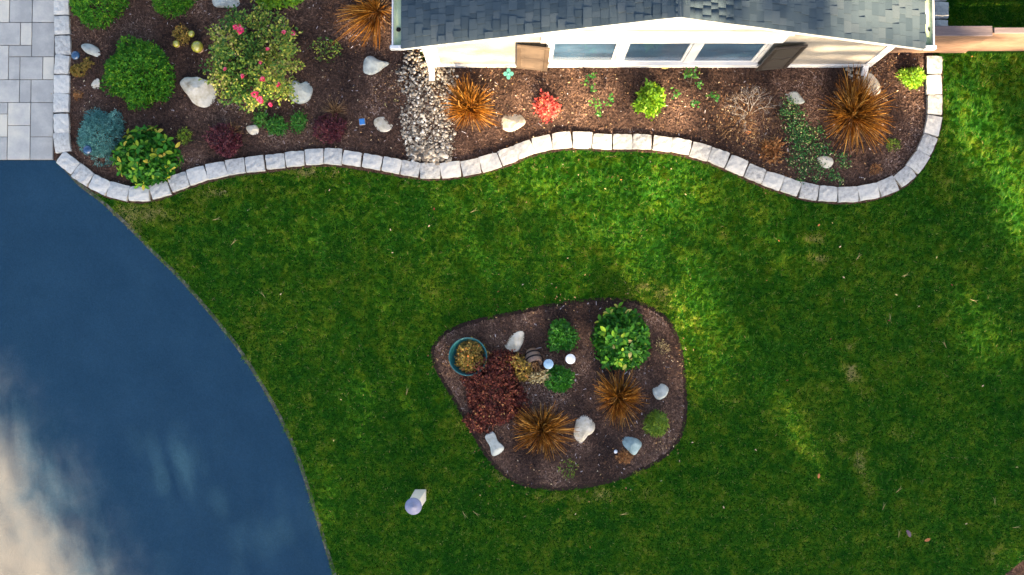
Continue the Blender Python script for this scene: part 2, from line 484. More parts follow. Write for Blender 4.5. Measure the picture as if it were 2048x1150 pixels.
edge = [(edge[0][0], edge[0][1] + 0.336 * k) for k in range(8, 0, -1)] + edge
bed = [(x, y) for x, y in edge] + [(edge[-1][0], 5.25), (6.4, 5.25), (6.4, 5.02), (-1.6, 5.02), (-1.6, 9.5), (edge[0][0], 9.5)]
corner_bed = [at(*p)[:2] for p in [(2005, 1153), (2020, 1140), (2050, 1118), (2100, 1090), (2200, 1060), (2300, 1200), (2200, 1400), (2000, 1300), (1995, 1180)]]


def flat_poly(name, pts, z, mat, kind='structure'):
    bm = bmesh.new()
    f = bm.faces.new([bm.verts.new((x, y, z)) for x, y in pts])
    bmesh.ops.triangulate(bm, faces=[f])
    o = link(name, mesh_bm(name, bm, mat))
    for p in o.data.polygons:
        if p.normal.z < 0: p.flip()
    return tag(o, kind=kind)


def bed_sheet(name, poly, hmax, step=0.08):
    P = np.array(poly)
    x0, y0 = P.min(0); x1, y1 = P.max(0)
    gx, gy = np.meshgrid(np.arange(x0, x1, step), np.arange(y0, y1, step))
    gx = gx.ravel() + rng.uniform(-.02, .02, gx.size); gy = gy.ravel() + rng.uniform(-.02, .02, gy.size)
    k = inside(P, gx, gy); gx, gy = gx[k], gy[k]
    # distance to outline
    d = np.full(len(gx), 9.0)
    for i in range(len(P)):
        a, b = P[i], P[(i + 1) % len(P)]
        ab = b - a; L = (ab @ ab) + 1e-9
        t = np.clip(((gx - a[0]) * ab[0] + (gy - a[1]) * ab[1]) / L, 0, 1)
        d = np.minimum(d, np.hypot(gx - a[0] - t * ab[0], gy - a[1] - t * ab[1]))
    k = d > step * 0.45; gx, gy, d = gx[k], gy[k], d[k]
    n0 = len(P)
    co = [Vector((x, y)) for x, y in P] + [Vector((x, y)) for x, y in zip(gx, gy)]
    v, e, f, *_ = delaunay_2d_cdt(co, [], [list(range(n0))], 1, 1e-6)
    zz = []
    for i, q in enumerate(v):
        if i < n0: zz.append(0.004)
        else:
            h = hmax * min(1.0, d[i - n0] / 0.5) if i - n0 < len(d) else 0.01
            zz.append(0.006 + h + (0.03 * noise.noise((q.x * 2.2, q.y * 2.2, 3)) + 0.014 * noise.noise((q.x * 9, q.y * 9, 1))) * min(1.0, (d[i - n0] if i - n0 < len(d) else 0) / 0.2))
    zz = [max(0.004, z) for z in zz]
    me = bpy.data.meshes.new(name); me.from_pydata([(q.x, q.y, z) for q, z in zip(v, zz)], [], f); me.update()
    for p in me.polygons:
        p.use_smooth = True
        if p.normal.z < 0: p.flip()
    me.materials.append(M['mulch'])
    o = link(name, me); tag(o, kind='structure')
    return o


# ground sheet, drive, patio base
bm = bmesh.new(); add_box(bm, -150, 150, -150, 150, -1.0, 0.0)
tag(link('lawn', mesh_bm('lawn', bm, M['lawn_soil'])), kind='structure')
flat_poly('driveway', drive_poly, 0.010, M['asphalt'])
X_ = lambda k: at(18 + 22.85 * (k - 1), 160)[0]
Y_ = lambda r: at(60, 22.85 * r, 0)[1]
patio = flat_poly('patio', [(X_(-16), Y_(14.02)), (X_(5.02), Y_(14.02)), (X_(5.02), Y_(-12)), (X_(-16), Y_(-12))], 0.008, M['joint'])
flat_poly('soil_strip', [(X_(5.03), Y_(14.1)), (at(140, 345)[0], at(140, 345)[1]), at(150, 300)[:2], (at(116, 280)[0], Y_(-12)), (X_(5.03), Y_(-12))], 0.006, M['mulch'])
eb = bmesh.new()
dn = np.array(drive); dt = np.gradient(dn, axis=0); dt /= np.linalg.norm(dt, axis=1, keepdims=True); dn2 = np.stack([-dt[:, 1], dt[:, 0]], 1)
ea = [eb.verts.new((p[0] - q[0] * .012, p[1] - q[1] * .012, .014)) for p, q in zip(dn, dn2)]; ec = [eb.verts.new((p[0] + q[0] * .05, p[1] + q[1] * .05, .014)) for p, q in zip(dn, dn2)]
for i in range(len(ea) - 1): eb.faces.new((ea[i], ea[i + 1], ec[i + 1], ec[i]))
tag(link('driveway_edge', mesh_bm('driveway_edge', eb, M['edge_grit'])), kind='structure')
# soil under and beside the edging, a hand wider than the stones
tan = []
E = np.array(edge)
T = np.gradient(E, axis=0); T /= np.linalg.norm(T, axis=1, keepdims=True)
Nn = np.stack([T[:, 1], -T[:, 0]], 1)
outer = E - Nn * 0.175; inner = E + Nn * 0.12
for side in (outer, inner): pass
mid_x = 2.0
if np.linalg.norm(outer[30] - np.array([mid_x, 0])) > np.linalg.norm(inner[30] - np.array([mid_x, 0])):
    outer, inner = E + Nn * 0.175, E - Nn * 0.12
bed_main = bed_sheet('garden_bed', bed, 0.05)
ob = bmesh.new()
ov = [ob.verts.new((x, y, 0.007)) for x, y in outer]; iv = [ob.verts.new((x, y, 0.007)) for x, y in E]
for i in range(len(ov) - 1): ob.faces.new((ov[i], ov[i + 1], iv[i + 1], iv[i]))
tag(link('edging_trench', mesh_bm('edging_trench', ob, M['mulch'])), kind='structure')
bed_oval = bed_sheet('island_bed', oval, 0.07)
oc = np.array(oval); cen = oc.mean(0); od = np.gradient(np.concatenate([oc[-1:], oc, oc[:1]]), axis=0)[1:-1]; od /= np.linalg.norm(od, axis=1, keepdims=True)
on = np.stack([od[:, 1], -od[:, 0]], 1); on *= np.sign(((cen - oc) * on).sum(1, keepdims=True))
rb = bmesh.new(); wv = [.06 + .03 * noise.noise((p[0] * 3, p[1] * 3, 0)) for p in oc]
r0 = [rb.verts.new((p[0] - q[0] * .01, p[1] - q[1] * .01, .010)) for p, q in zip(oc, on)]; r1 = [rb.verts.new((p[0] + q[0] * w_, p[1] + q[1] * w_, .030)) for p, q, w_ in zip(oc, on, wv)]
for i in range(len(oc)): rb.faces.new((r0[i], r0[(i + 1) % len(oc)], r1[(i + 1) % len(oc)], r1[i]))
tag(link('edge_shade_ring', mesh_bm('edge_shade_ring', rb, M['edge_shade'])), kind='structure')  # dark ring painting in the shade along the edge of the bed
oval_in = [tuple(p + q * .055) for p, q in zip(oc, on)]
bed_c = bed_sheet('corner_bed', corner_bed, 0.05)

# ------------------------------------------------------------------ pavers
PAV = [(-1, 1, 0, 2), (1, 3, 0, 2), (3, 5, 0, 2), (0, 2, 2, 4), (2, 3, 2, 4), (3, 5, 2, 5), (1, 3, 4, 5), (-1, 1, 4, 7), (1, 2, 5, 7), (2, 4, 5, 7), (4, 5, 5, 7), (0, 2, 7, 9), (2, 3, 7, 9), (3, 5, 7, 9),
       (1, 3, 9, 11), (3, 5, 9, 12), (-1, 1, 9, 10), (-1, 1, 10, 12), (1, 3, 11, 14), (3, 5, 12, 14), (-1, 1, 12, 14), (-2, 0, 2, 4), (-2, 0, 7, 9)]
for r0 in range(0, 14, 2):
    for k0 in range(-8, -1, 2):
        k1 = k0 + 2
        if r0 in (2, 8): pass
        PAV.append((k0 - 1 if r0 not in (2, 7) else k0 - 2, k1 - 1 if r0 not in (2, 7) else k1 - 2, r0, r0 + 2))
for r0 in range(-12, 0, 2):
    for k0 in range(-9, 5, 2): PAV.append((k0, k0 + 2, r0, r0 + 2))
pav_cache = {}
for (k0, k1, r0, r1) in PAV:
    x0, x1, y0, y1 = X_(k0), X_(k1), Y_(r1), Y_(r0)
    w, h = x1 - x0 - 0.012, y1 - y0 - 0.012
    key = (round(w, 2), round(h, 2))
    if key not in pav_cache:
        bm = bmesh.new(); add_box(bm, -w / 2, w / 2, -h / 2, h / 2, 0, 0.03, 0.004)
        pav_cache[key] = mesh_bm('paver', bm, M['paver'])
    o = link('paver', pav_cache[key], patio, ((x0 + x1) / 2, (y0 + y1) / 2, 0.006 + random.uniform(-.0015, .0015)))
    o.rotation_euler = (random.uniform(-.003, .003), random.uniform(-.003, .003), 0)

# ------------------------------------------------------------------ edging blocks
def block_mesh(i):
    """rough split block, length along x, 4 x 3 top grid"""
    r = random.Random(100 + i)
    nx, ny = 6, 5
    L, Wd, Hh = 1.0, 1.0, BH + 0.05
    V, Fc = [], []
    j = lambda a: r.uniform(-a, a)
    cj = {(a, b): (j(.035), j(.035)) for a in (0, nx - 1) for b in (0, ny - 1)}
    top = {}
    for a in range(nx):
        for b in range(ny):
            u, v = a / (nx - 1), b / (ny - 1)
            e = min(u, 1 - u, v, 1 - v)
            dx = sum(cj[(p, q)][0] * ((1 - u) if p == 0 else u) * ((1 - v) if q == 0 else v) for p in (0, nx - 1) for q in (0, ny - 1))
            dy = sum(cj[(p, q)][1] * ((1 - u) if p == 0 else u) * ((1 - v) if q == 0 else v) for p in (0, nx - 1) for q in (0, ny - 1))
            corner = (a in (0, nx - 1)) and (b in (0, ny - 1))
            sx = -.5 + u + dx + j(.014); sy = -.5 + v + dy + j(.02)
            if corner: sx *= .98; sy *= .975
            z = BH + (j(.007) if e > 0 else -.010 + j(.007)) - (.008 if corner else 0)
            top[(a, b)] = len(V); V.append((sx, sy, z))
    for a in range(nx - 1):
        for b in range(ny - 1): Fc.append((top[(a, b)], top[(a + 1, b)], top[(a + 1, b + 1)], top[(a, b + 1)]))
    ring = [(a, 0) for a in range(nx)] + [(nx - 1, b) for b in range(1, ny)] + [(a, ny - 1) for a in range(nx - 2, -1, -1)] + [(0, b) for b in range(ny - 2, 0, -1)]
    low = []
    for k in ring:
        x, y, z = V[top[k]]; low.append(len(V)); V.append((x * 1.02, y * 1.03, -.05))
    m = len(ring)
    for q in range(m): Fc.append((top[ring[q]], low[q], low[(q + 1) % m], top[ring[(q + 1) % m]]))
    me = bpy.data.meshes.new('edging_block'); me.from_pydata(V, [], Fc); me.update()
    bm = bmesh.new(); bm.from_mesh(me); bmesh.ops.recalc_face_normals(bm, faces=bm.faces); bm.to_mesh(me); bm.free()
    me.materials.append(M['block'])
    return me


BLK = [block_mesh(i) for i in range(14)]
edging = empty('stone_edging', (edge[40][0], edge[40][1], 0), 'long curving row of pale granite blocks edging the planting bed in front of the house', 'garden edging')
off = Vector(edging.location)
for i, (x, y) in enumerate(edge):
    p0 = np.array(edge[max(i - 1, 0)]); p1 = np.array(edge[min(i + 1, len(edge) - 1)]); p = np.array([x, y])
    t = p1 - p0; ang = math.atan2(t[1], t[0])
    ln = 0.5 * (np.linalg.norm(p - p0) + np.linalg.norm(p1 - p)) if 0 < i < len(edge) - 1 else 0.335
    if abs(x - edge[15][0]) < .01 and False: pass
    if i == 16: ang = math.atan2(-0.62, 0.78)
    if 15 < i < 17: ln = min(ln, .36)
    o = link('edging_block', BLK[random.randrange(14)], edging, (x - off.x, y - off.y, random.uniform(-.006, .008)), ang + random.uniform(-.025, .025) + (math.pi if random.random() < .5 else 0))
    o.scale = (min(ln, .37) * .965, 0.262 + random.uniform(-.012, .014), 1.0)
ed2 = empty('stone_edging', (7.35, 6.0, 0), 'short row of grey granite blocks along the lawn beyond the fence, beside the gutter', 'garden edging')
for k in range(9):
    o = link('edging_block', BLK[(k * 3) % 14], ed2, (at(1882, 20, BH)[0] - 7.35 + .01 * (k % 2), at(1882, 57, BH)[1] + .325 * k - 6.0, 0), math.pi / 2)
    o.scale = (.30, .25, 1)

# ------------------------------------------------------------------ house
WX0, WX1, WY = -1.37, 6.26, 4.965
EX0, EX1, EZ = -1.74, 6.515, 2.42         # roof edge at the eaves
RX, RZ = 2.39, 4.52                      # ridge
RY = 4.76                                # rake plane
BACK = 13.0
house = empty('house', ((WX0 + WX1) / 2, WY, 0), 'cream stucco gabled house wing with grey shingle roof and a triple front window', 'house')
HO = Vector(house.location)


def hpart(name, bm, mat, parent=None, smooth=False):
    for v in bm.verts: v.co -= HO
    return link(name, mesh_bm(name, bm, mat, smooth), parent or house)


bm = bmesh.new()
zl = EZ - 0.1 + (WX0 - EX0) * (RZ - EZ) / (RX - EX0) - .06
add_prism(bm, [(WX0, -0.3), (WX1, -0.3), (WX1, zl), (RX, RZ - .16), (WX0, zl)], 'y', WY, BACK - .2)
hpart('wall', bm, M['stucco'])
bm = bmesh.new(); add_box(bm, WX0 - .012, WX1 + .012, WY - .022, WY + .2, 0.0, 0.225, .004); hpart('base_trim', bm, M['white'])
for (x0, x1) in ((WX0 - .015, WX0 + .13), (WX1 - .13, WX1 + .015)):
    bm = bmesh.new(); add_box(bm, x0, x1, WY - .02, WY + .15, 0.226, zl, .004); hpart('corner_board', bm, M['white'])
# white boarding in the top of the gable
sl = (RZ - EZ) / (RX - EX0)
zb = 2.90
xa = EX0 + (zb - EZ + .16) / sl; xb = 2 * RX - xa
bm = bmesh.new(); add_prism(bm, [(xa, zb), (xb, zb), (RX, RZ - .165)], 'y', WY - .018, WY + .05); hpart('gable_panel', bm, M['white'])
# rake boards
for s in (-1, 1):
    xe = EX0 - .0 if s < 0 else EX1
    ze = EZ - .02
    bm = bmesh.new()
    prof = [(xe, ze - .17), (RX, RZ - .19), (RX, RZ - .015), (xe, ze)]
    add_prism(bm, prof, 'y', RY + .002, RY + .03)
    hpart('rake_board', bm, M['white'])
    bm = bmesh.new()   # soffit
    add_prism(bm, [(xe, ze - .085), (RX, RZ - .125), (RX, RZ - .105), (xe, ze - .06)], 'y', RY + .031, WY - .001)
    hpart('soffit', bm, M['white'])
# roof deck
roofs = []
bm = bmesh.new()
add_prism(bm, [(EX0, EZ - .03), (EX0, EZ), (RX, RZ), (EX1, EZ), (EX1, EZ - .03), (RX, RZ - .04)], 'y', RY - .01, BACK)
roof = hpart('roof', bm, M['shingle'])
# shingles
ang_s = math.atan(sl)
SL = math.hypot(RX - EX0, RZ - EZ)
CO = 0.137
ncourse = int(SL / CO) + 1
sh_cache = {}


def sh_mesh(L, thick):
    k = (round(L, 2), thick)
    if k not in sh_cache:
        bm = bmesh.new()   # along x = down slope, y = width; butt edge thick, tapering upslope
        w = L / 2 - .0015
        vs = [bm.verts.new(p) for p in ((-.006, -w, 0), (-.006, w, 0), (-.006, w, thick), (-.006, -w, thick), (.17, -w, 0), (.17, w, 0), (.17, w, .002), (.17, -w, .002))]
        for q in ((0, 1, 2, 3), (3, 2, 6, 7), (0, 3, 7, 4), (1, 5, 6, 2), (4, 7, 6, 5), (0, 4, 5, 1)): bm.faces.new([vs[i] for i in q])
        sh_cache[k] = mesh_bm('shingle', bm, M['shingle'])
    return sh_cache[k]


rs = random.Random(5)
bulkV, bulkF = [], []
nsh = 0
for s in (-1, 1):
    for c in range(ncourse):
        d = c * CO
        xl = (EX0 + d * math.cos(ang_s)) if s < 0 else (EX1 - d * math.cos(ang_s))
        z = EZ + d * math.sin(ang_s) + .001
        if z > RZ - .02: continue
        y = RY - .012
        first = True
        yvis = CAM_Z and (proj(xl, 5.5, z)[1])
        # depth still seen at this height
        yv = at(1024, -2, z)[1] + .03
        while y < BACK - .4:
            L = rs.choice((.09, .11, .14, .17, .20)) if not first else rs.choice((.07, .10, .13, .16))
            first = False
            th = rs.choice((.012, .014, .016, .030, .034))
            me = sh_mesh(L, th)
            if y < yv and nsh < 298:
                o = link('shingle', me, roof, (xl - HO.x, y + L / 2 - HO.y, z - HO.z))
                o.rotation_euler = (0, -ang_s, 0) if s < 0 else (0, -ang_s, math.pi)
                if s > 0:
                    o.rotation_mode = 'ZYX'
                    o.rotation_euler = (0, -ang_s, math.pi)
                    o.rotation_mode = 'QUATERNION'
                    from mathutils import Quaternion
                    o.rotation_quaternion = Quaternion((0, 0, 1), math.pi) @ Quaternion((0, 1, 0), -ang_s)
                nsh += 1
            else:
                ca, sa = math.cos(ang_s), math.sin(ang_s)
                b0 = len(bulkV)
                for v in me.vertices:
                    vx = v.co.x * ca - v.co.z * sa; vz = v.co.x * sa + v.co.z * ca
                    bulkV.append(((xl + (vx if s < 0 else -vx)) - HO.x, y + L / 2 + v.co.y - HO.y, z + vz))
                for p in me.polygons: bulkF.append([b0 + i for i in p.vertices])
            y += L
if bulkV:
    me = mesh_np('shingle_field', bulkV, bulkF, M['shingle'])
    tag(link('shingle_field', me, roof), kind='stuff')
# ridge caps
y = RY - .02
capm = None
while y < 6.4:
    bm = bmesh.new()
    w, dz = .16, .16 * sl
    add_prism(bm, [(-w, -dz), (0, 0), (w, -dz), (w, -dz + .012), (0, .016), (-w, -dz + .012)], 'y', 0, .2)
    for v in bm.verts:
        if v.co.y > .1: v.co.z -= .008
    link('ridge_cap', mesh_bm('ridge_cap', bm, M['shingle']), roof, (RX - HO.x, y - HO.y, RZ + .016))
    y += .175
# gutters
for s in (-1, 1):
    xe = EX0 if s < 0 else EX1
    sg = s
    g0, g1 = xe - sg * .012, xe + sg * .160
    zt = EZ - .012
    gut = [(g0, zt), (g0, zt - .10), (g0 + sg * .115, zt - .10), (g1 - sg * .012, zt - .045), (g1, zt), (g1 - sg * .022, zt), (g1 - sg * .026, zt - .012), (g1 - sg * .026, zt - .04), (g0 + sg * .105, zt - .092), (g0 + sg * .008, zt - .092), (g0 + sg * .008, zt)]
    bm = bmesh.new(); add_prism(bm, gut, 'y', RY + .02, BACK); gobj = hpart('gutter', bm, M['white'])
    bm = bmesh.new(); add_prism(bm, [(g0 + sg * .010, zt - .086), (g0 + sg * .010, zt - .075), (g0 + sg * .105, zt - .075), (g1 - sg * .030, zt - .030), (g1 - sg * .030, zt - .042), (g0 + sg * .105, zt - .086)], 'y', RY + .03, BACK)
    hpart('gutter_lining', bm, M['gutter_in'], gobj)
    bm = bmesh.new(); add_box(bm, min(g0, g1 + sg * .03), max(g0, g1 + sg * .03), RY - .015, RY + .05, zt - .115, zt + .012, .012); hpart('gutter_end_cap', bm, M['white'], gobj)
    hx, hy, hz = at(797 if s < 0 else 1861, 59, zt - .07)
    bm = bmesh.new()
    add_lathe(bm, [(0, .003), (.036, .003), (.038, -.03)], 18)
    for v in bm.verts: v.co += Vector((hx, hy, zt - .062))
    hpart('gutter_outlet', bm, M['dark'], gobj)


def tube_path(bm, pts, w, d):
    """rectangular pipe through points lying in a y-z plane (x width w)"""
    rings = []
    for i, p in enumerate(pts):
        a = Vector(pts[max(i - 1, 0)]); b = Vector(pts[min(i + 1, len(pts) - 1)])
        t = (b - a).normalized(); nx = Vector((1, 0, 0)); ny = t.cross(nx).normalized()
        nx = ny.cross(t).normalized()
        rings.append([bm.verts.new(Vector(p) + nx * (sx * w / 2) + ny * (sy * d / 2)) for sx, sy in ((-1, -1), (1, -1), (1, 1), (-1, 1))])
    bm.faces.new(rings[0]); bm.faces.new(rings[-1][::-1])
    for a, b in zip(rings, rings[1:]):
        for i in range(4): bm.faces.new((a[i], a[(i + 1) % 4], b[(i + 1) % 4], b[i]))


bm = bmesh.new()
tube_path(bm, [(EX0 - .02 + .38, RY + .16, EZ - .16), (WX0 - .03, WY - .05, 2.05), (WX0 - .03, WY - .05, .22), (WX0 - .03, WY - .10, .10), (WX0 - .03, WY - .26, .06)], .10, .085)
hpart('downspout', bm, M['white'])
bm = bmesh.new()
tube_path(bm, [(WX1 + .02, WY + .10, EZ - .2), (WX1 + .02, WY + .10, .24), (WX1 - .09, WY + .0, .14), (WX1 - .12, WY - .17, .06)], .10, .085)
hpart('downspout', bm, M['white'])

# triple window: outer casing, mullions, three sashes
Z0, Z1 = 0.575, 1.945
PANES = [(.69, 1.69), (1.91, 2.88), (3.11, 4.09)]
win = empty('window', (2.39 - HO.x, WY - HO.y, 0)); win.parent = house
WO = Vector((2.39, WY, 0))


def wpart(name, bm, mat):
    for v in bm.verts: v.co -= WO
    return link(name, mesh_bm(name, bm, mat), win)


def wbox(name, b, mat, bev=.004):
    bm = bmesh.new(); add_box(bm, *b, bevel=bev); return wpart(name, bm, mat)


wbox('head_casing', (.46, 4.36, WY - .034, WY + .02, 2.0, 2.60), M['white'])
wbox('head_moulding', (.40, 4.42, WY - .060, WY + .02, 2.602, 2.66), M['white'])
wbox('head_bead', (.50, 4.32, WY - .046, WY - .033, 2.20, 2.235), M['white'])
wbox('sill', (.632, 4.215, WY - .085, WY + .02, .44, .515), M['white'])
wbox('apron', (.634, 4.213, WY - .03, WY + .02, .226, .438), M['white'])
for a, b in ((.56, .627), (4.146, 4.22)): wbox('side_casing', (a, b, WY - .034, WY + .02, .517, 1.998), M['white'])
for (a, b), (c, d) in zip(PANES, PANES[1:]):
    wbox('mullion', (b + .055, c - .055, WY - .042, WY + .02, .517, 1.998), M['white'])
for (a, b) in PANES:
    for q in ((a - .062, a, WY - .028, WY + .01, .52, 1.995), (b, b + .052, WY - .028, WY + .01, .52, 1.995), (a + .001, b - .001, WY - .028, WY + .01, Z1, 1.994), (a + .001, b - .001, WY - .028, WY + .01, .521, Z0)):
        wbox('sash_rail', q, M['white'], .003)
    wbox('blind', (a + .002, b - .002, WY - .010, WY + .008, Z0 + .002, Z1 - .002), M['blind'], 0)
    wbox('glass_pane', (a + .002, b - .002, WY - .018, WY - .014, Z0 + .002, Z1 - .002), M['glass'], 0)

# shutters
def shutter(xc, rz, paint='shutter', w=.54, z0=.20, z1=1.96):
    s = empty('shutter', (xc - HO.x, WY - .082 - HO.y, z0), rz=rz); s.parent = house
    h = z1 - z0; f = .075
    fr = bmesh.new()
    add_box(fr, -w / 2, -w / 2 + f, -.02, .014, 0, h, .004); add_box(fr, w / 2 - f, w / 2, -.02, .014, 0, h, .004)
    for a, b in ((0, .09), (h * .5 - .045, h * .5 + .045), (h - .09, h)): add_box(fr, -w / 2 + f + .001, w / 2 - f - .001, -.018, .012, a, b, .003)
    link('shutter_frame', mesh_bm('shutter_frame', fr, M[paint]), s)
    bm = bmesh.new()
    vs = [(-w / 2 + f, -.012, -.026), (w / 2 - f, -.012, -.026), (w / 2 - f, .008, .018), (-w / 2 + f, .008, .018)]
    sl_bm = bmesh.new(); v4 = [sl_bm.verts.new(p) for p in vs] + [sl_bm.verts.new((p[0], p[1] + .004, p[2] - .004)) for p in vs]
    for q in ((0, 1, 2, 3), (7, 6, 5, 4), (0, 4, 5, 1), (1, 5, 6, 2), (2, 6, 7, 3), (3, 7, 4, 0)): sl_bm.faces.new([v4[i] for i in q])
    me = mesh_bm('louvre', sl_bm, M[paint])
    bm.free()
    z = .12
    while z < h - .10:
        if abs(z - h / 2) > .06: link('louvre', me, s, (0, 0, z))
        z += .055
    return s


a = shutter(.345, -.10); a['label'] = 'tan sunlit louvred shutter left of the window'
M['shutter_shade'] = plain('shaded_shutter_paint', (0.026, 0.020, 0.016), 0.5, 0.35)  # same paint as the left shutter, darkened to paint in its shade
a = shutter(4.50, .10, 'shutter_shade'); a['label'] = 'louvred shutter right of the window, shade painted into its brown'

# ------------------------------------------------------------------ fence
fy0 = at(1830, 106.5, 0)[1]
fence = empty('wood_fence', (7.6, fy0, 0), 'low cedar plank fence with weathered cap rail beside the house corner', 'fence')
FO = Vector(fence.location)


def fbox(name, b, mat, bev=.006):
    bm = bmesh.new(); add_box(bm, *b, bevel=bev)
    for v in bm.verts: v.co -= FO
    return link(name, mesh_bm(name, bm, mat), fence)


xj = at(1930, 106, 0)[0]
for (x0, x1, yy, n, zt, cw) in ((WX1 + .03, xj, fy0, 6, 1.36, .155), (xj + .012, 15.0, fy0 + .035, 6, 1.40, .085)):
    for k in range(n):
        zz = zt / n
        fbox('fence_board', (x0 + .002 * (k % 2), x1 - .003 * (k % 3), yy + .0015 * (k % 3), yy + .028, .01 + k * zz, (k + 1) * zz - .002), M['fence'])
    fbox('cap_rail', (x0, x1, yy - .012, yy + cw, zt + .001, zt + .04), M['fence_top'])
fbox('fence_post', (WX1 + .06, WX1 + .15, fy0 + .03, fy0 + .12, 0, 1.359), M['fence'])
for k in range(4): fbox('fence_post', (xj - .045 + 2.4 * k, xj + .045 + 2.4 * k, fy0 + .065, fy0 + .115, 0, 1.355), M['fence'])
# ------------------------------------------------------------------ rocks
def rock(px_poly, h, mat, label, seed, base=0.03, flat=.85, cat='rock', name='rock'):
    r = random.Random(seed)
    P = [at(x, y, base + h * .4)[:2] for x, y in px_poly]
    P = np.array(smooth_poly(P, 4)); c = P.mean(0)
    if h < .11: base += .035
    n = len(P)
    levels = [(1.0, -.05), (1.03, h * .25), (1.0, h * .5), (.93, h * .78), (.78, h * .95), (.5, h * 1.0), (.22, h * 1.02)]
    V, Fc = [], []
    for li, (s, z) in enumerate(levels):
        for i, p in enumerate(P):
            q = c + (p - c) * s
            nn = noise.noise((q[0] * 7 + seed, q[1] * 7, z * 9)) * .022 + noise.noise((q[0] * 2.6 + seed, q[1] * 2.6, 5.0)) * h * .28 * (1 if li > 2 else 0)
            dx, dy = (p - c) / (np.linalg.norm(p - c) + 1e-6)
            V.append((q[0] + dx * nn * (li < 4), q[1] + dy * nn * (li < 4), max(-.06, base + z + nn * (li >= 3))))
    for l in range(len(levels) - 1):
        for i in range(n):
            j = (i + 1) % n
            Fc.append((l * n + i, l * n + j, (l + 1) * n + j, (l + 1) * n + i))
    top = len(V); V.append((c[0], c[1], base + h * 1.02 + noise.noise((c[0] * 2.6 + seed, c[1] * 2.6, 5.0)) * h * .28))
    for i in range(n): Fc.append(((len(levels) - 1) * n + i, (len(levels) - 1) * n + (i + 1) % n, top))
    A = np.array(V) - np.array([c[0], c[1], 0])
    ext = np.abs(A[:, :2]).max()
    for q in range(7):
        an = r.uniform(0, 6.28); el = r.uniform(.75, 1.4)
        nv = np.array([math.cos(an) * math.cos(el), math.sin(an) * math.cos(el), math.sin(el)])
        dd = A @ nv; lim = dd.max() * r.uniform(.70, .90)
        over = np.maximum(dd - lim, 0)
        A -= nv * over[:, None] * np.array([.03, .03, 1.0])
    V = [tuple(q) for q in A]
    me = bpy.data.meshes.new(name); me.from_pydata(V, [], Fc); me.update()
    for i, p in enumerate(me.polygons): p.use_smooth = noise.noise((p.center.x * 5 + seed, p.center.y * 5, 2)) > .1
    me.materials.append(M[mat])
    return tag(link(name, me, None, (c[0], c[1], 0)), label, cat)


G1 = 'rocks set in the mulch'
ROCKS = [
    ([(360, 168), (370, 156), (395, 155), (420, 163), (434, 182), (432, 197), (418, 209), (404, 213), (388, 207), (375, 190)], .24, 'rock', 'largest cream boulder, beside the rose bush'),
    ([(582, 166), (592, 163), (601, 168), (612, 164), (623, 175), (622, 194), (612, 204), (596, 206), (580, 196), (578, 180)], .18, 'rock_grey', 'pale grey boulder at the lower right foot of the rose bush'),
    ([(731, 118), (741, 114), (755, 120), (775, 125), (770, 133), (752, 147), (738, 149), (725, 141)], .17, 'rock_grey', 'grey wedge shaped rock near the left gutter corner'),
    ([(165, 91), (174, 88), (188, 92), (198, 99), (199, 113), (186, 111), (172, 105), (165, 97)], .09, 'rock_grey', 'flat pale slab rock beside the dark blue round light'),
    ([(184, 170), (193, 159), (199, 161), (199, 174), (193, 180), (186, 175)], .07, 'rock', 'small pinkish stone touching the big round shrub'),
    ([(428, -8), (470, -10), (478, 4), (475, 12), (445, 14), (430, 12)], .18, 'rock_grey', 'grey block rock at the top edge, above the rose bush'),
    ([(494, 257), (500, 251), (512, 251), (518, 259), (514, 268), (502, 268)], .06, 'rock', 'small smooth oval stone between barberry and green perennials'),
    ([(748, 242), (756, 233), (772, 233), (784, 240), (785, 253), (776, 262), (760, 263), (750, 255)], .11, 'rock', 'round cream stone left of the pebble strip'),
    ([(1004, 238), (1012, 229), (1026, 226), (1042, 231), (1050, 241), (1047, 250), (1034, 258), (1019, 262), (1006, 256)], .12, 'rock', 'rounded cream stone right of the orange grass by the pebble strip'),
    ([(1568, 191), (1580, 185), (1593, 185), (1602, 194), (1607, 204), (1594, 208), (1578, 204)], .10, 'rock_grey', 'grey rock at the top of the creeping evergreen'),
    ([(1634, 317), (1645, 312), (1662, 315), (1665, 327), (1656, 335), (1642, 331)], .10, 'rock', 'pale rock half buried in the creeping evergreen'),
    ([(1727, 150), (1741, 147), (1752, 160), (1762, 178), (1755, 192), (1735, 196), (1726, 176)], .05, 'rock', 'flat weathered stone slab under the right downspout'),
    ([(1008, 685), (1018, 672), (1044, 663), (1048, 678), (1037, 701), (1028, 704), (1014, 699)], .15, 'rock', 'pale pointed rock above the burgundy mound'),
    ([(1154, 832), (1166, 828), (1187, 827), (1191, 855), (1184, 866), (1176, 870), (1170, 880), (1157, 889), (1147, 872), (1150, 850)], .12, 'rock', 'large flat cream rock between the two orange grasses of the island bed'),
    ([(1306, 778), (1312, 767), (1327, 768), (1337, 778), (1333, 792), (1318, 798), (1307, 790)], .12, 'rock_grey', 'smooth pale grey stone at the right of the island bed'),
    ([(971, 874), (983, 862), (990, 868), (997, 884), (1008, 895), (1002, 907), (985, 912), (979, 893)], .14, 'rock_grey', 'long grey rock at the lower left of the island bed'),
    ([(1248, 876), (1257, 873), (1275, 878), (1284, 889), (1276, 902), (1267, 909), (1254, 898), (1247, 888)], .15, 'rock_green', 'bluish green rock at the lower right of the island bed')]
for i, (pp, h, m_, lab) in enumerate(ROCKS):
    rock(pp, h, m_, lab, 31 + i)['group'] = G1

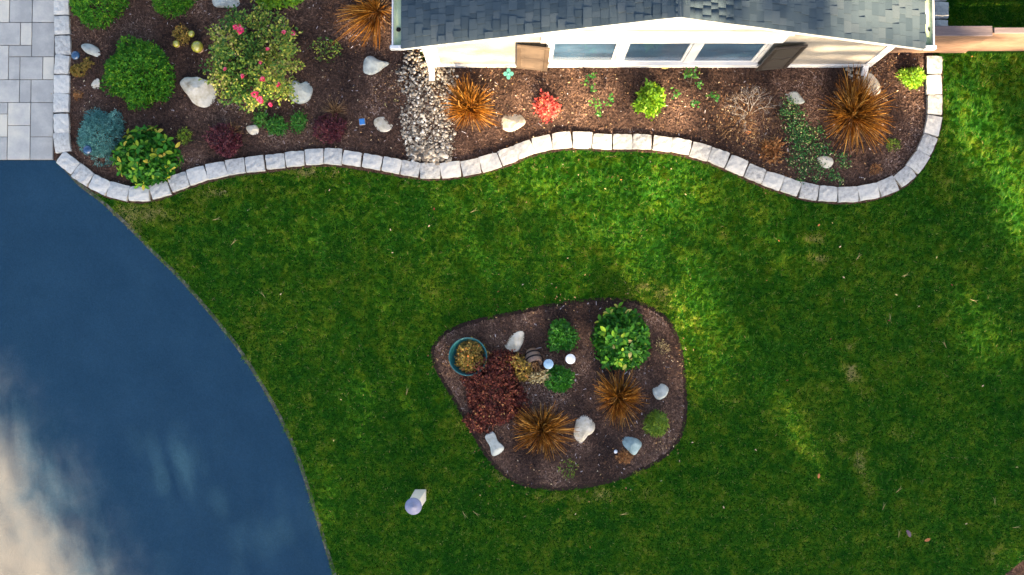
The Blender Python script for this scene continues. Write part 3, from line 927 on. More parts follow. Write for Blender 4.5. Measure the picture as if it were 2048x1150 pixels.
# ------------------------------------------------------------------ leaf tools
def leaf_quads(P, D, L, Wd, tint, fold=.25):
    """rhombic leaves from points P along unit D; returns V, F, tint"""
    n = len(P)
    up = np.tile(np.array([[0, 0, 1.0]]), (n, 1)) + rng.normal(0, .45, (n, 3))
    side = norm(np.cross(D, up)); nrm = norm(np.cross(side, D))
    L = np.asarray(L).reshape(-1, 1) * np.ones((n, 1)); Wd = np.asarray(Wd).reshape(-1, 1) * np.ones((n, 1))
    mid = P + D * L * .5 + nrm * Wd * fold
    V = np.stack([P, mid - side * Wd * .5 - nrm * Wd * fold * .8, P + D * L - nrm * Wd * fold, mid + side * Wd * .5 - nrm * Wd * fold * .8], 1).reshape(-1, 3)
    Fq = np.arange(4 * n).reshape(n, 4)
    return V, Fq, tint


def join(parts):
    V, Fq, T_ = [], [], []; o = 0
    for v, f, t in parts:
        V.append(v); Fq.append(f + o); T_.append(t); o += len(v)
    return np.concatenate(V), np.concatenate(Fq), np.concatenate(T_)


def stems_mesh(name, base, tips, r, mat, segs=3, sag=0.0, wob=.03, tint=None):
    """three sided tapering stems from base to tip"""
    n = len(tips); base = np.broadcast_to(base, (n, 3)).astype(float)
    tips = np.asarray(tips, float)
    d = tips - base; Ln = np.linalg.norm(d, axis=1, keepdims=True); dn = d / (Ln + 1e-9)
    a = norm(np.cross(dn, rng.normal(0, 1, (n, 3)))); b = np.cross(dn, a)
    V = np.zeros((n, segs + 1, 3, 3))
    bend = norm(rng.normal(0, 1, (n, 3))) * Ln * wob
    r = np.asarray(r).reshape(-1, 1) * np.ones((n, 1))
    for s in range(segs + 1):
        t = s / segs
        c = base + d * t + bend * math.sin(math.pi * t)
        c[:, 2] += sag * Ln[:, 0] * (math.sin(math.pi * t * .5) - t)
        rr = r * (1 - .72 * t)
        for k in range(3):
            an = 2 * math.pi * k / 3
            V[:, s, k] = c + (a * math.cos(an) + b * math.sin(an)) * rr
    idx = np.arange(n * (segs + 1) * 3).reshape(n, segs + 1, 3)
    Fq = []
    for s in range(segs):
        for k in range(3):
            k2 = (k + 1) % 3
            Fq.append(np.stack([idx[:, s, k], idx[:, s, k2], idx[:, s + 1, k2], idx[:, s + 1, k]], 1))
    T_ = np.tile(tint if tint is not None else rng.random(n), segs * 3)
    return mesh_np(name, V.reshape(-1, 3), np.concatenate(Fq), mat, True, T_)


def woody(root, h, r, n=7, mat='bark'):
    an = rng.uniform(0, 2 * math.pi, n); rr = rng.uniform(.3, .75, n) * r
    tips = np.stack([np.cos(an) * rr, np.sin(an) * rr, np.full(n, h * .75)], 1)
    b = np.zeros((n, 3)); b[:, :2] = tips[:, :2] * .12; b[:, 2] = -.02
    return link('stem', stems_mesh('stem', b, tips, .012, M[mat]), root)


def dome_pts(n, rx, ry, h, lumps=9, seed=0, shell=.35, lumpy=.22, zmin=-.05):
    """points in the outer shell of a lumpy dome; returns points, outward dirs, shell depth (1 = surface)"""
    r = np.random.default_rng(seed)
    d = r.normal(0, 1, (n * 2, 3)); d[:, 2] = np.abs(d[:, 2]) * 1.0 + zmin
    d = norm(d)[:n]
    bumps = norm(np.concatenate([r.normal(0, 1, (lumps, 2)), np.abs(r.normal(0, .8, (lumps, 1)))], 1))
    lv = np.zeros(n)
    for b, am in zip(bumps, r.uniform(.5, 1, lumps)):
        lv += am * np.exp(-(1 - d @ b) * 9)
    lv = lv / (lv.max() + 1e-6)
    dep = 1 - shell * r.random(n) ** 1.8
    rad = (1 - lumpy + lumpy * lv) * dep
    P = d * rad[:, None] * np.array([rx, ry, h])
    return P, norm(d * np.array([1 / rx, 1 / ry, 1 / h])), dep, lv


def shrub(name, px, py, rx, ry, h, mat, label, cat='shrub', n=2600, L=.05, Wd=.022, seed=1, up=.5, spread=.8, shell=.4, lumpy=.2, lumps=12, group=None, base_lift=0.02, core=True, per=5, lobes=()):
    """leafy mound made of sprigs; radii in photo pixels"""
    x, y, _ = at(px, py, h * .45)
    root = empty(name, (x, y, base_lift), label, cat, group)
    RX_, RY_ = rx / PXM, ry / PXM
    m = n // per
    P, O, dep, lv = dome_pts(m, RX_ * .97, RY_ * .97, h, lumps, seed, shell, lumpy)
    D0 = norm(O + np.array([0, 0, up]) + rng.normal(0, .25, (m, 3)))
    for q, (lx, ly, lrx, lry, lh, lm) in enumerate(lobes):
        a_, b_, _ = at(lx, ly, lh * .45)
        P3, O3, *_ = dome_pts(lm // per, lrx / PXM, lry / PXM, lh, 8, seed + 40 + q, shell, lumpy)
        P = np.concatenate([P, P3 + np.array([a_ - x, b_ - y, 0])]); D0 = np.concatenate([D0, norm(O3 + np.array([0, 0, up]) + rng.normal(0, .25, O3.shape))])
    m = len(P)
    P = np.repeat(P, per, 0) + rng.normal(0, L * .35, (m * per, 3)); D = norm(np.repeat(D0, per, 0) + rng.normal(0, spread, (m * per, 3)))
    P[:, 2] = np.maximum(P[:, 2], .01)
    t = np.clip(np.repeat(rng.random(m) * .55, per) + rng.random(m * per) * .45, 0, 1)
    V, Fq, t = leaf_quads(P, D, L * rng.uniform(.7, 1.25, m * per), Wd * rng.uniform(.8, 1.2, m * per), t)
    link('foliage', mesh_np('foliage', V, Fq, M[mat], False, t), root)
    if core:
        woody(root, h * .7, min(RX_, RY_) * .8)
    return root


def grass_clump(px, py, rpx, n, label, seed, h=.75, mat='straw', group=None, thick=.0118, cat='ornamental grass', name='ornamental_grass', low=.08, rnd=.25, dens=1.0, skew=(0, 0)):
    x, y, _ = at(px, py, 0.1)
    root = empty(name, (x, y, .02), label, cat, group)
    Rr = rpx / PXM
    an = rng.uniform(0, 2 * math.pi, n)
    q = rng.random(n) ** .75
    rr = Rr * (low + (1 - low) * q) * rng.uniform(1 - rnd, 1.0, n)
    # arching: flat stems reach far and stay low, upright ones stand in the middle
    an = an + .15 * np.sin(an * 3 + seed); rr = rr * (1 + .10 * np.sin(an * 2 + seed * 1.7) + .07 * np.sin(an * 5 + seed))
    hh = h * (1.0 - .62 * q) * rng.uniform(.45, 1.15, n)
    tips = np.stack([np.cos(an) * rr + skew[0] * q, np.sin(an) * rr + skew[1] * q, hh], 1)
    b = np.stack([np.cos(an) * rr * .14, np.sin(an) * rr * .14, np.zeros(n)], 1) + rng.normal(0, .012, (n, 3)) * np.array([1, 1, 0])
    tint = np.clip(rng.normal(.48, .3, n), 0, 1)
    me = stems_mesh('blades', b, tips, thick * rng.uniform(.3, 1.15, n), M[mat], 5, .3, np.where(rng.random((n, 1)) < .35, rng.uniform(.05, .13, (n, 1)), .025), tint)
    link('blades', me, root)
    # broken litter blades at the base
    m = n // 5
    an = rng.uniform(0, 2 * math.pi, m); r2 = Rr * .55 * np.sqrt(rng.random(m))
    b2 = np.stack([np.cos(an) * r2 * .2, np.sin(an) * r2 * .2, rng.uniform(.02, .14, m)], 1)
    t2 = np.stack([np.cos(an) * (r2 + .12), np.sin(an) * (r2 + .12), rng.uniform(.03, .25, m)], 1)
    link('dead_blades', stems_mesh('dead_blades', b2, t2, thick * .8, M['brown'], 3, .1, .12), root)
    return root


# ------------------------------------------------------------------ big leaved shrubs: every leaf its own object
def big_leaf_mesh(name, mat, L, Wd, k):
    r = random.Random(k)
    u = [0, .22, .5, .78, 1.0]; w = [.12, .75, 1.0, .72, .05]
    V, Fc = [], []
    curl = r.uniform(.05, .28)
    for a, b in zip(u, w):
        z = -curl * L * (a - .3) ** 2 * 1.2
        V += [(a * L, -b * Wd / 2, z + .18 * Wd * b), (a * L, 0, z), (a * L, b * Wd / 2, z + .18 * Wd * b)]
    for i in range(4):
        for j in range(2): Fc.append((i * 3 + j, i * 3 + j + 1, (i + 1) * 3 + j + 1, (i + 1) * 3 + j))
    me = bpy.data.meshes.new(name); me.from_pydata(V, [], Fc); me.update()
    for p in me.polygons: p.use_smooth = True
    me.materials.append(M[mat])
    return me


def rhodo(px, py, rx, ry, h, mat, label, seed, n=298, L=.115, Wd=.06):
    x, y, _ = at(px, py, h * .45)
    root = empty('rhododendron', (x, y, .02), label, 'shrub', 'rhododendrons')
    ms = [big_leaf_mesh('leaf', mat, L * s, Wd * s, seed + i) for i, s in enumerate((.8, .92, 1.0, 1.12, 1.2))]
    RX_, RY_ = rx / PXM, ry / PXM
    whorls = 75
    P, O, dep, lv = dome_pts(whorls, RX_ * .93, RY_ * .93, h, 14, seed, .28, .16)
    r = random.Random(seed)
    # even out the whorls
    cnt = 0
    for i in range(whorls):
        k = 4 if cnt + 4 <= n else n - cnt
        if k <= 0: break
        ax = Vector((O[i] + np.array([0, 0, .5]))).normalized()
        a0 = r.uniform(0, 6.28)
        e1 = ax.orthogonal().normalized(); e2 = ax.cross(e1)
        for q in range(k):
            if cnt >= n: break
            a = a0 + 6.283 * q / k + r.uniform(-.25, .25)
            d = (e1 * math.cos(a) + e2 * math.sin(a)) * 1.0 + ax * r.uniform(.1, .75)
            d.normalize()
            side = ax.cross(d)
            if side.length < 1e-3: continue
            side.normalize(); up = d.cross(side)
            o = bpy.data.objects.new('leaf', ms[r.randrange(5)])
            from mathutils import Matrix
            m3 = Matrix((d, side, up)).transposed()
            o.rotation_mode = 'QUATERNION'
            o.rotation_quaternion = m3.to_quaternion()
            o.location = Vector(P[i]) + d * .012
            if o.location.z < .03: o.location.z = .03
            C.objects.link(o); o.parent = root
            cnt += 1
    # smaller inner leaves fill the middle
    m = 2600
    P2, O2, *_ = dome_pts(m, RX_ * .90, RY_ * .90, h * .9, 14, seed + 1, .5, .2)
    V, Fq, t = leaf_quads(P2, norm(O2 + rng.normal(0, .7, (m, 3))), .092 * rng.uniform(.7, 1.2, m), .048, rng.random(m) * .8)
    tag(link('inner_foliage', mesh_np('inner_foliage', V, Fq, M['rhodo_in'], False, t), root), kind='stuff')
    woody(root, h * .8, min(RX_, RY_) * .9, 9)
    return root


rhodo(290, 314, 71, 69, .62, 'rhodo', 'large leaved rhododendron with yellowing leaves, between blue spruce and the edging', 3)
rhodo(1243, 679, 68, 69, .68, 'rhodo_dark', 'glossy deep green rhododendron, the largest plant in the island bed', 17)

# ------------------------------------------------------------------ shrubs and perennials
shrub('yew_shrub', 272, 145, 73, 72, .85, 'yew', 'biggest round green yew shrub, left of the cream boulder', n=9000, L=.05, Wd=.024, seed=2, per=6, group='round yew shrubs', lumps=26, lumpy=.26, cat='shrub', lobes=[(262, 95, 30, 24, .7, 700), (232, 165, 34, 34, .5, 700), (318, 170, 30, 36, .5, 700), (275, 200, 36, 22, .45, 600)])
shrub('yew_shrub', 193, -14, 76, 72, .8, 'yew', 'round yellow-green yew shrub overhanging the edging at the top left', n=7500, L=.05, Wd=.022, seed=5, per=6, group='round yew shrubs', lumps=22, lumpy=.3)
shrub('yew_shrub', 347, -15, 53, 52, .6, 'yew', 'smaller round yew shrub at the top edge, above the gold globes', n=5500, L=.055, Wd=.014, seed=8, per=6, group='round yew shrubs', lumps=18, lumpy=.3)
shrub('spruce_shrub', 198, 268, 55, 54, .5, 'spruce', 'dwarf blue spruce with silvery teal needles', n=8500, L=.045, Wd=.010, seed=9, per=9, lumps=24, lumpy=.32, spread=.7, up=.3, lobes=[(176, 287, 26, 24, .36, 900), (226, 246, 26, 28, .4, 900), (186, 234, 26, 22, .36, 800), (205, 312, 28, 18, .3, 700)])
shrub('perennial', 523, 240, 16, 15, .2, 'green', 'leftmost of the three bright green perennial tufts under the rose bush', 'perennial', n=420, L=.06, Wd=.018, seed=21, group='bright green perennials')
shrub('perennial', 553, 251, 21, 20, .24, 'green', 'middle and largest bright green perennial tuft under the rose bush', 'perennial', n=800, L=.06, Wd=.018, seed=22, group='bright green perennials')
shrub('perennial', 597, 243, 15, 23, .24, 'green', 'right hand upright oval bright green perennial tuft under the grey boulder', 'perennial', n=650, L=.06, Wd=.016, seed=23, group='bright green perennials')
shrub('perennial', 370, 272, 18, 16, .16, 'olive', 'small olive green tuft beside the yellowing rhododendron', 'perennial', n=520, L=.045, Wd=.014, seed=24)
shrub('barberry', 452, 279, 46, 46, .42, 'barberry', 'dark burgundy barberry touching the edging with a tan tuft in its top', n=3800, L=.042, Wd=.024, seed=25, lumpy=.4, shell=.7, group='low burgundy barberries')
grass_clump(460, 266, 30, 130, 'tan dry grass tuft growing out of the dark barberry by the edging', 26, .42, 'brown', thick=.005, cat='dry grass', name='dry_grass_tuft')
shrub('barberry', 660, 257, 40, 33, .32, 'barberry', 'dark burgundy barberry below a brown tuft, left of the blue square light', n=2200, L=.04, Wd=.022, seed=27, shell=.7, group='low burgundy barberries')
grass_clump(668, 222, 34, 170, 'brown withered tuft above the dark barberry near the blue square light', 28, .25, 'brown', thick=.0045, cat='dry grass', name='dry_grass_tuft')
shrub('rose_seedling', 652, 97, 37, 31, .4, 'rose_leaf', 'sparse little rose bush with pale mottled leaves, right of the big rose', 'shrub', n=420, L=.035, Wd=.02, seed=29, shell=.8, per=3)
shrub('perennial', 174, 128, 14, 11, .14, 'gold', 'upper golden brown coral bells clump next to the pale slab rock', 'perennial', n=260, L=.04, Wd=.03, seed=30, group='golden coral bells')
shrub('perennial', 160, 142, 19, 14, .14, 'gold', 'wider golden brown coral bells clump near the left edging', 'perennial', n=380, L=.04, Wd=.03, seed=31, group='golden coral bells')
shrub('perennial', 157, 190, 11, 11, .1, 'rust', 'small rusty orange tuft left of the big yew near the edging', 'perennial', n=240, L=.035, Wd=.015, seed=32)
shrub('perennial', 365, 70, 20, 21, .22, 'gold', 'withered yellow-brown plant beside the gold globes', 'perennial', n=420, L=.06, Wd=.02, seed=33, shell=.7)
shrub('perennial', 553, -5, 70, 27, .35, 'lime', 'yellow-green leafy shrub at the top edge behind the rose bush', 'shrub', n=800, L=.07, Wd=.045, seed=34, lumpy=.4, lumps=8)
shrub('azalea', 1090, 212, 31, 28, .3, 'red', 'small scarlet azalea in the sunlit mulch', n=750, L=.07, Wd=.034, seed=41, shell=.6, lumpy=.35)
shrub('azalea', 1300, 201, 38, 37, .38, 'lime', 'lime green azalea in front of the middle window', n=1100, L=.08, Wd=.04, seed=42, lumpy=.4, lumps=9)
shrub('arborvitae', 1827, 154, 31, 27, .42, 'lime', 'small golden-green arborvitae beside the right edging blocks', n=1900, L=.055, Wd=.014, seed=43, lumpy=.4, lumps=10)
shrub('perennial', 1785, 289, 16, 13, .16, 'olive', 'small green tuft beneath the large right hand grass', 'perennial', n=420, L=.04, Wd=.01, seed=44)
shrub('perennial', 1750, 338, 13, 12, .12, 'rust', 'small rusty brown tuft near the right bend of the edging', 'perennial', n=300, L=.04, Wd=.01, seed=45)
shrub('perennial', 1543, 300, 24, 26, .16, 'rust', 'clump of curled tan dead leaves left of the creeping evergreen', 'perennial', n=620, L=.085, Wd=.022, seed=46, shell=.9, core=False)
shrub('boxwood', 1125, 670, 36, 37, .45, 'darkgreen', 'upper round dark green boxwood, next to the island bed rhododendron', n=3000, L=.05, Wd=.024, seed=51, group='island bed boxwoods', lumps=14, lumpy=.38)
shrub('boxwood', 1120, 758, 33, 37, .42, 'darkgreen', 'lower darker boxwood right of the tipped brown pot', n=2600, L=.05, Wd=.024, seed=52, group='island bed boxwoods', lumps=14, lumpy=.38)
shrub('cypress', 1312, 849, 29, 34, .5, 'olive', 'golden-green dwarf cypress at the right of the island bed', n=3000, L=.055, Wd=.016, seed=53, lumps=10, lumpy=.42)
shrub('barberry', 984, 783, 68, 82, .62, 'burgundy', 'big mottled burgundy barberry mound filling the left of the island bed', n=6500, L=.046, Wd=.03, seed=54, shell=.5, lumps=26, lumpy=.4, per=4, lobes=[(1005, 722, 46, 30, .42, 1500), (1035, 800, 30, 48, .3, 700), (945, 745, 28, 40, .4, 800), (958, 845, 34, 28, .4, 700)])
shrub('perennial', 1046, 738, 23, 28, .5, 'gold', 'small yellowish sedum between barberry mound and tipped pot', 'perennial', n=700, L=.045, Wd=.026, seed=55, shell=.8, lobes=[(1030, 722, 20, 14, .5, 260)])
shrub('perennial', 1247, 912, 20, 17, .12, 'rust', 'low rusty brown tuft below the bluish green rock', 'perennial', n=900, L=.04, Wd=.018, seed=56, shell=.8)
shrub('perennial', 1137, 936, 18, 20, .12, 'olive', 'thin dry olive weed at the bottom of the island bed', 'perennial', n=90, L=.09, Wd=.016, seed=57, shell=.9, core=False)
shrub('perennial', 1323, 694, 18, 16, .08, 'cream', 'flat tan straw patch right of the island bed rhododendron', 'dry plant', n=260, L=.07, Wd=.008, seed=58, shell=.9, core=False)
shrub('perennial', 1190, 883, 22, 16, .07, 'barberry', 'low dark red seedling patch below the flat cream rock', 'perennial', n=220, L=.03, Wd=.014, seed=59, shell=.9, core=False)
GG = 'russet ornamental grasses'
grass_clump(938, 214, 68, 520, 'bright orange ornamental grass between pebble strip and house, tipped by sun', 61, .8, group=GG)
grass_clump(1708, 228, 96, 680, 'widest russet ornamental grass, at the right end of the house bed', 62, .85, group=GG, skew=(.04, 0))
grass_clump(752, 20, 68, 280, 'golden ornamental grass at the top edge against the gutter', 63, .8, group=GG, skew=(-.25, -.28))
grass_clump(1085, 861, 72, 540, 'russet ornamental grass in the lower left of the island bed', 64, .7, group=GG)
grass_clump(1238, 795, 68, 500, 'russet ornamental grass below the island bed rhododendron', 65, .7, group=GG)

# sparse leafy sprigs
def sprigs(px, py, tips, label, mat='green', L=.07, Wd=.045, per=16, h=.35, stem_mat='bark', cat='perennial', name='perennial'):
    x, y, _ = at(px, py, 0)
    root = empty(name, (x, y, .02), label, cat)
    T_ = []; parts = []
    for tx, ty, r in tips:
        hh = h * random.uniform(.6, 1.1)
        a, b, _ = at(tx, ty, hh)
        c = np.array([a - x, b - y, hh]); T_.append(c)
        n = per
        D = norm(rng.normal(0, 1, (n, 3)) * np.array([1, 1, .35]) + np.array([0, 0, .15]))
        P = c + rng.normal(0, r / PXM * .38, (n, 3)) * np.array([1, 1, .5])
        P[:, 2] = np.maximum(P[:, 2], .02)
        parts.append(leaf_quads(P, D, L * rng.uniform(.7, 1.2, n), Wd * rng.uniform(.8, 1.2, n), rng.random(n)))
    V, Fq, t = join(parts)
    link('foliage', mesh_np('foliage', V, Fq, M[mat], False, t), root)
    link('stem', stems_mesh('stem', np.zeros(3), np.array(T_), .006, M[stem_mat], 4, .15, .12), root)
    return root


sprigs(1195, 190, [(1175, 160, 14), (1186, 152, 8), (1182, 178, 8), (1188, 204, 13), (1196, 212, 8), (1217, 207, 11), (1196, 228, 8), (1222, 196, 6)], 'sparse perennial with scattered light green leaf tufts right of the scarlet azalea', L=.055, Wd=.035, per=14)
sprigs(1382, 172, [(1380, 142, 15), (1388, 152, 12), (1398, 168, 9), (1350, 188, 12), (1426, 193, 12), (1432, 197, 8), (1386, 206, 11), (1372, 150, 9)], 'spindly perennial with light green leaf tips below the right window', L=.06, Wd=.042, per=13)

# rose bush
rx_, ry_, _ = at(505, 120, .3)
rose = empty('rose_bush', (rx_, ry_, .02), 'wide flowering rose bush with mottled leaves and pink red blooms', 'rose bush')
lob = [(470, 40, 28), (520, 40, 34), (565, 65, 28), (575, 95, 24), (450, 80, 34), (500, 90, 44), (545, 110, 40), (450, 125, 38), (440, 160, 28), (490, 150, 46), (540, 160, 42), (570, 180, 26), (475, 185, 34), (520, 195, 26), (585, 130, 20), (440, 105, 22), (505, 205, 16)]
parts = []; tipsR = []
for i, (lx, ly, lr) in enumerate(lob):
    hz = random.uniform(.25, .8)
    a, b, _ = at(lx, ly, hz)
    n = int(lr * lr * .34)
    d = norm(rng.normal(0, 1, (n, 3)))
    P = np.array([a - rx_, b - ry_, hz]) + d * (.35 + .85 * rng.random((n, 1)) ** .8) * np.array([lr / PXM, lr / PXM, .2]) * (.8 + .35 * np.sin(4 * np.arctan2(d[:, 1:2], d[:, :1]) + i))
    D = norm(d + rng.normal(0, .8, (n, 3)) + np.array([0, 0, .3]))
    base_t = random.choice((0, .05, .15, .3, .45))
    parts.append(leaf_quads(P, D, .058 * rng.uniform(.6, 1.3, n), .038 * rng.uniform(.7, 1.2, n), np.clip(base_t + rng.random(n) * .65, 0, 1)))
    tipsR.append((a - rx_, b - ry_, hz))
V, Fq, t = join(parts)
link('foliage', mesh_np('foliage', V, Fq, M['rose_leaf'], False, t), rose)
link('cane', stems_mesh('cane', np.zeros(3), np.array(tipsR), .011, M['bark'], 4, .1, .08), rose)
petal = []
for k in range(4):
    n = 16
    an = np.arange(n) * 2.4; rr = .012 + .028 * np.sqrt(np.arange(n) / n)
    P = np.stack([np.cos(an) * rr * .4, np.sin(an) * rr * .4, .02 - rr * .3], 1)
    D = norm(np.stack([np.cos(an), np.sin(an), 1.3 - 40 * rr * .8], 1))
    V, Fq, t = leaf_quads(P, D, rr * 1.5, rr * 1.7, rng.random(n))
    petal.append(mesh_np('rose_bloom', V, Fq, M['pink'], True, t))
for (bx, by, s) in [(471, 54, 1.0), (481, 61, 1.3), (478, 53, .8), (568, 64, .8), (586, 66, .9), (535, 98, .7), (450, 138, .7), (485, 152, .8), (525, 159, 1.1), (556, 169, 1.0), (510, 189, 1.3), (519, 198, 1.1), (523, 203, .8), (541, 209, .8), (521, 125, .6)]:
    a, b, _ = at(bx, by, .8)
    o = link('rose_bloom', petal[random.randrange(4)], rose, (a - rx_, b - ry_, .78), random.uniform(0, 6))
    o.scale = (s * .78,) * 3

# bare shrub
bx0, by0, _ = at(1498, 228, 0)
bare = empty('bare_shrub', (bx0, by0, .02), 'leafless grey branched shrub over rust brown stems below the right shutter', 'shrub')
seg = []


def br(p, d, L, r, lv):
    q = p + d * L
    seg.append((p, q, r))
    if lv == 0: return
    for k in range(2 if lv < 3 else 3):
        nd = (d + Vector((random.uniform(-.8, .8), random.uniform(-.75, .75), random.uniform(-.15, .3)))).normalized()
        br(q, nd, L * random.uniform(.6, .85), r * .66, lv - 1)


for (dx, dy) in ((-.75, .3), (-.25, .9), (.35, .85), (.8, .35), (-.6, -.35), (.1, .6)):
    br(Vector((0, 0, 0)), Vector((dx, dy, .75)).normalized(), .20, .0098, 4)
seg = [s for s in seg if (s[1]).xy.length < .62]
link('branch', stems_mesh('branch', np.array([s[0] for s in seg]), np.array([s[1] for s in seg]), np.array([s[2] for s in seg]), M['grey_bark'], 2, 0, .05), bare)
n = 420
an = rng.uniform(0, 6.28, n); rr = .6 * np.sqrt(rng.random(n))
b0 = np.stack([np.cos(an) * rr, np.sin(an) * rr * .85 - .1, np.full(n, .02)], 1)
t0 = b0 + np.stack([rng.normal(0, .1, n), rng.normal(0, .1, n), rng.uniform(.02, .14, n)], 1)
link('dead_stem', stems_mesh('dead_stem', b0, t0, .0035, M['brown'], 3, .1, .15), bare)

# creeping evergreen
cx0, cy0, _ = at(1610, 280, 0)
creep = empty('creeping_evergreen', (cx0, cy0, .02), 'creeping small leaved evergreen sprawling in the bed between bare shrub and the widest grass', 'ground cover')
path = [(1572, 205, 12), (1585, 215, 16), (1580, 235, 18), (1598, 228, 12), (1585, 255, 20), (1605, 262, 22), (1595, 280, 22), (1620, 272, 18), (1600, 300, 20), (1625, 295, 22), (1650, 305, 18), (1585, 322, 14), (1615, 320, 20), (1640, 335, 16), (1605, 345, 12), (1660, 350, 12), (1680, 318, 14), (1690, 330, 10), (1630, 355, 10), (1566, 225, 10), (1640, 260, 9), (1682, 362, 7), (1672, 356, 7), (1600, 362, 9)]
parts = []; st0 = []; st1 = []
for (x, y, r) in path:
    a, b, _ = at(x, y, .05)
    n = int(r * r * .36 + 12)
    P = np.stack([a - cx0 + rng.normal(0, r / PXM * .52, n), b - cy0 + rng.normal(0, r / PXM * .52, n), rng.uniform(.02, .12, n)], 1)
    D = norm(rng.normal(0, 1, (n, 3)) * np.array([1, 1, .4]) + np.array([0, 0, .3]))
    parts.append(leaf_quads(P, D, .035 * rng.uniform(.7, 1.3, n), .022, np.clip(rng.random(n) ** 1.3, 0, 1)))
    for k in range(4):
        st0.append((a - cx0, b - cy0, .04)); st1.append((a - cx0 + random.gauss(0, .12), b - cy0 + random.gauss(0, .12), .05))
V, Fq, t = join(parts)
link('foliage', mesh_np('foliage', V, Fq, M['creeper'], False, t), creep)
link('runner', stems_mesh('runner', np.array(st0), np.array(st1), .004, M['bark'], 3, .1, .1), creep)

# ------------------------------------------------------------------ garden ornaments
# teal planter with faded foliage
tx, ty, _ = at(936, 713, .25)
pl = empty('planter', (tx, ty, .01), 'round teal planter tub of faded coleus at the left of the island bed', 'planter')
lathe('tub', [(0, .02), (.24, .0), (.27, .05), (.318, .30), (.332, .305), (.332, .325), (.314, .325), (.306, .30), (.26, .16), (0, .15)], M['teal'], pl, 40)
P, O, dep, lv = dome_pts(420, .33, .32, .30, 12, 77, .6, .35)
P = np.repeat(P, 4, 0) + rng.normal(0, .02, (1680, 3)) + np.array([.06, -.05, .17]); D = norm(np.repeat(O, 4, 0) + rng.normal(0, .8, (1680, 3)))
V, Fq, t = leaf_quads(P, D, .055 * rng.uniform(.6, 1.3, 1680), .036, rng.random(1680))
link('foliage', mesh_np('foliage', V, Fq, M['gold'], False, t), pl)

# tipped barrel pot with spilling dried flowers
px_, py_, _ = at(1067, 716, .15)
pot = empty('tipped_pot', (px_, py_, .03), 'brown banded barrel pot tipped over with dried flowers spilling out', 'flower pot', rz=.25)
lathe('pot_body', [(0, -.15), (.095, -.15), (.125, -.09), (.138, -.02), (.14, .05), (.128, .12), (.118, .12), (.115, .02), (0, .0)], M['pot'], pot, 28, (0, 0, .15), (R(60), 0, 0))
for zz, r_ in ((-.07, .134), (.03, .1425)):
    lathe('band', [(r_ - .004, zz - .012), (r_ + .004, zz - .012), (r_ + .004, zz + .012), (r_ - .004, zz + .012)], M['dark'], pot, 28, (0, 0, .15), (R(60), 0, 0))
n = 34
b0 = np.stack([rng.uniform(-.06, .06, n), np.full(n, -.08), rng.uniform(.06, .18, n)], 1)
t0 = np.stack([rng.uniform(-.17, .20, n), rng.uniform(-.42, -.26, n), rng.uniform(.05, .24, n)], 1)
link('dried_stem', stems_mesh('dried_stem', b0, t0, .007, M['brown'], 4, .25, .08), pot)
P = np.repeat(t0, 9, 0) + rng.normal(0, .02, (n * 9, 3)); D = norm(rng.normal(0, 1, (n * 9, 3)) + np.array([0, -.4, .4]))
V, Fq, t = leaf_quads(P, D, .05, .03, rng.random(n * 9))
tag(link('flower_heads', mesh_np('flower_heads', V, Fq, M['cream'], False, t), pot), kind='stuff')

# white garden lights in the island bed
for (x, y, h, lab) in ((1097, 728, .42, 'white tube garden light beside the tipped pot'), (1141, 718, .40, 'white disc topped garden light between the two boxwoods')):
    a, b, _ = at(x, y, h)
    g = empty('garden_light', (a, b, 0), lab, 'garden light', 'white garden lights')
    lathe('light_body', [(0, 0), (.03, 0), (.03, h - .22), (.078, h - .2), (.082, h - .03), (0, h - .03)], M['white_plastic'], g, 24)
    lathe('light_lens', [(.0, h - .029), (.084, h - .029), (.086, h - .008), (.07, h), (0, h + .004)], M['lens'] if x < 1100 else M['white_plastic'], g, 24)
# small solar lights in the main bed
for (x, y, lab) in ((150, 110, 'dark blue round solar light beside the left edging and slab rock'), (174, 299, 'dark blue round solar light standing in the blue spruce')):
    h = .3 if y < 200 else .48
    a, b, _ = at(x, y, h)
    g = empty('solar_light', (a, b, 0), lab, 'solar light', 'round solar lights')
    lathe('stake', [(0, 0), (.012, 0), (.012, h - .08), (.04, h - .07), (.05, h - .03), (0, h - .03)], M['metal'], g, 16)
    lathe('solar_cap', [(.0, h - .029), (.078, h - .029), (.076, h - .01), (.045, h + .012), (0, h + .018)], M['solar'], g, 24)
a, b, _ = at(724, 243, .3)
g = empty('solar_light', (a, b, 0), 'small blue square solar light left of the round cream stone', 'solar light', rz=.12)
box('solar_panel', (-.045, .045, -.05, .05, .285, .30), M['solar_blue'], g, .004)
box('panel_frame', (-.052, .052, -.057, .057, .262, .2845), M['metal'], g, .004)
lathe('stake', [(0, 0), (.01, 0), (.01, .261), (0, .261)], M['metal'], g, 12)
# gazing globes
for (x, y, r, lab) in ((396, 95, .104, 'gold green glass globe right of the withered yellow plant'), (353, 88, .062, 'smaller gold globe under the withered yellow plant, lower left'), (383, 68, .06, 'smaller gold globe at the right edge of the withered yellow plant')):
    a, b, _ = at(x, y, .15)
    g = empty('gazing_globe', (a, b, 0), lab, 'garden globe', 'gold gazing globes')
    lathe('globe', [(r * math.sin(math.pi * k / 16), .1 + r - r * math.cos(math.pi * k / 16)) for k in range(17)], M['ball'], g, 28)
    lathe('globe_base', [(0, 0), (r * .75, 0), (r * .6, .08), (r * .5, .112), (0, .112)], M['copper'], g, 20, (.015 if r > .1 else 0, -.02 if r > .1 else 0, 0))
